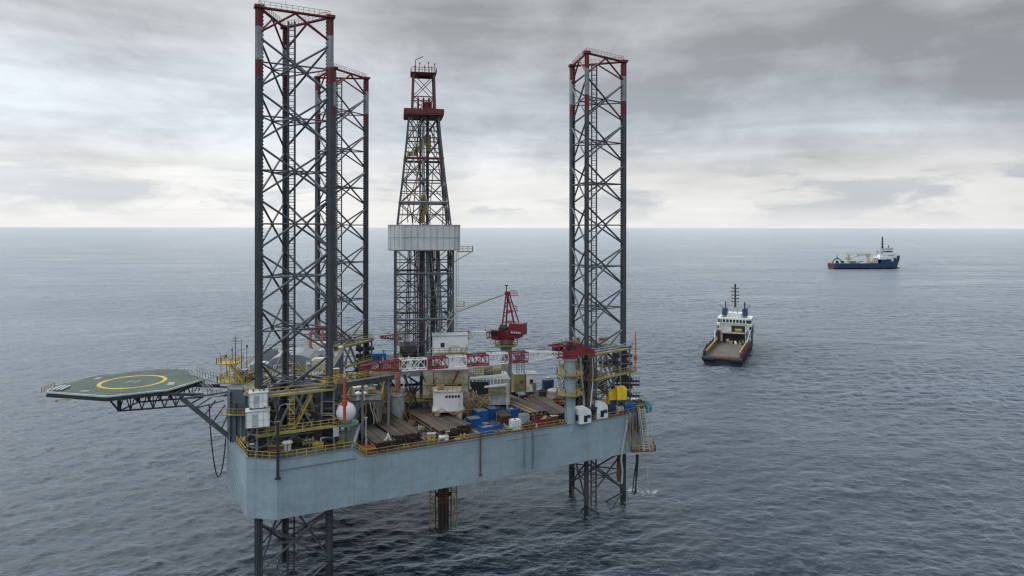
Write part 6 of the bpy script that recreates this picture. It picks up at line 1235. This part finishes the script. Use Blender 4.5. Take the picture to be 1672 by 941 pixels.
m = MB(); m.bbox((27, 0, 9), (4, 5, 13)); m.bar((27, 0, 22), (24, 0, 24), 1.6); m.bbox((26, 0, 16), (6, 3, 2)); m.build('boom_rest', M['cream'], W, False)
m = MB(); m.path([Vector((6 + 7 * math.cos(t), s_, 9 + 7.5 * math.sin(t))) for s_ in (-6,) for t in np.linspace(0, math.pi, 14)], .7, 6); m.build('stern_frame', M['dark'], W, False); m = MB(); m.bar((6, -6, 9), (6, -6, 21), .8); m.bbox((6, -6, 9), (4, 2, 3.5)); m.build('stern_post', M['dark'], W, False)
for i in range(22): m = MB(); m.bbox((rng.uniform(12, 72), rng.uniform(-9, 6), 9.1), (rng.uniform(1.5, 5), 2.5, rng.uniform(.8, 3.2))); m.build('deck_cargo', M[('grey', 'dyel', 'white', 'ared', 'dark', 'teal')[i % 6]], W, False)
m = MB(); m.bbox((54, -8.5, 6), (8, 3.6, 6)); m.bbox((66, -6, 9), (7, 5, 8)); m.build('midship_house', M['cream'], W, False)

# ------------------------------------------------------------------ foam where hoses and ships meet the water
def foam(cx, cy, rx, ry, ang_, name, label):
    m = MB(); n = 40; c, s_ = math.cos(ang_), math.sin(ang_)
    vs = []; 
    for j in range(1, 9):
        for i in range(n): t = 2 * math.pi * i / n; q = j / 8 * (1 + .18 * math.sin(3 * t + j) + .12 * math.sin(7 * t)); x, y = rx * q * math.cos(t), ry * q * math.sin(t); vs.append((cx + x * c - y * s_, cy + x * s_ + y * c, .62))
    vs.append((cx, cy, .62)); k = len(vs) - 1; m.add(vs, [(j * n + i, j * n + (i + 1) % n, (j + 1) * n + (i + 1) % n, (j + 1) * n + i) for j in range(7) for i in range(n)] + [(k, i, (i + 1) % n) for i in range(n)])
    mt = bpy.data.materials.get('sea_foam')
    if mt is None:
        mt = bpy.data.materials.new('sea_foam'); mt.use_nodes = True; t = mt.node_tree; b = t.nodes['Principled BSDF']; b.inputs['Base Color'].default_value = (.62, .68, .70, 1); b.inputs['Roughness'].default_value = .8
        g = t.nodes.new('ShaderNodeTexCoord'); n1 = noise(t, g.outputs['Object'], .9, 8, .7, .6)
        t.links.new(ramp(t, n1, [(.5, 0), (.66, .6)], 'LINEAR'), b.inputs['Alpha'])
    o = m.build(name, mt); tag(o, label, 'foam', kind='stuff'); return o
p = at(1043, 806, 0); foam(p.x + .5, p.y, 3.6, 2.6, 0, 'sea_foam', 'white foam where the hanging hoses enter the sea')
for i, c in enumerate(chR): foam(c.x, c.y, 1.5, 1.2, i, 'sea_foam', 'thin foam ring round a chord of the right leg')
foam(cx_, 140.5, 3.0, 2.4, .3, 'sea_foam', 'thin foam round the ochre conductor pipe'); foam(AH.x - 4, AH.y - 9, 9, 5, .9, 'sea_foam', 'faint propeller wash behind the supply vessel'); foam(Sx1 + 1, Yv + 2, 9, 3, 0, 'sea_foam', 'small bow wave of the distant vessel')
for k in range(3): foam(AH.x + 9 + k * 9 + 10, AH.y + 14 + k * 20, 1.6, 9, -.43, 'sea_foam', 'thin foam line along the side of the supply vessel')
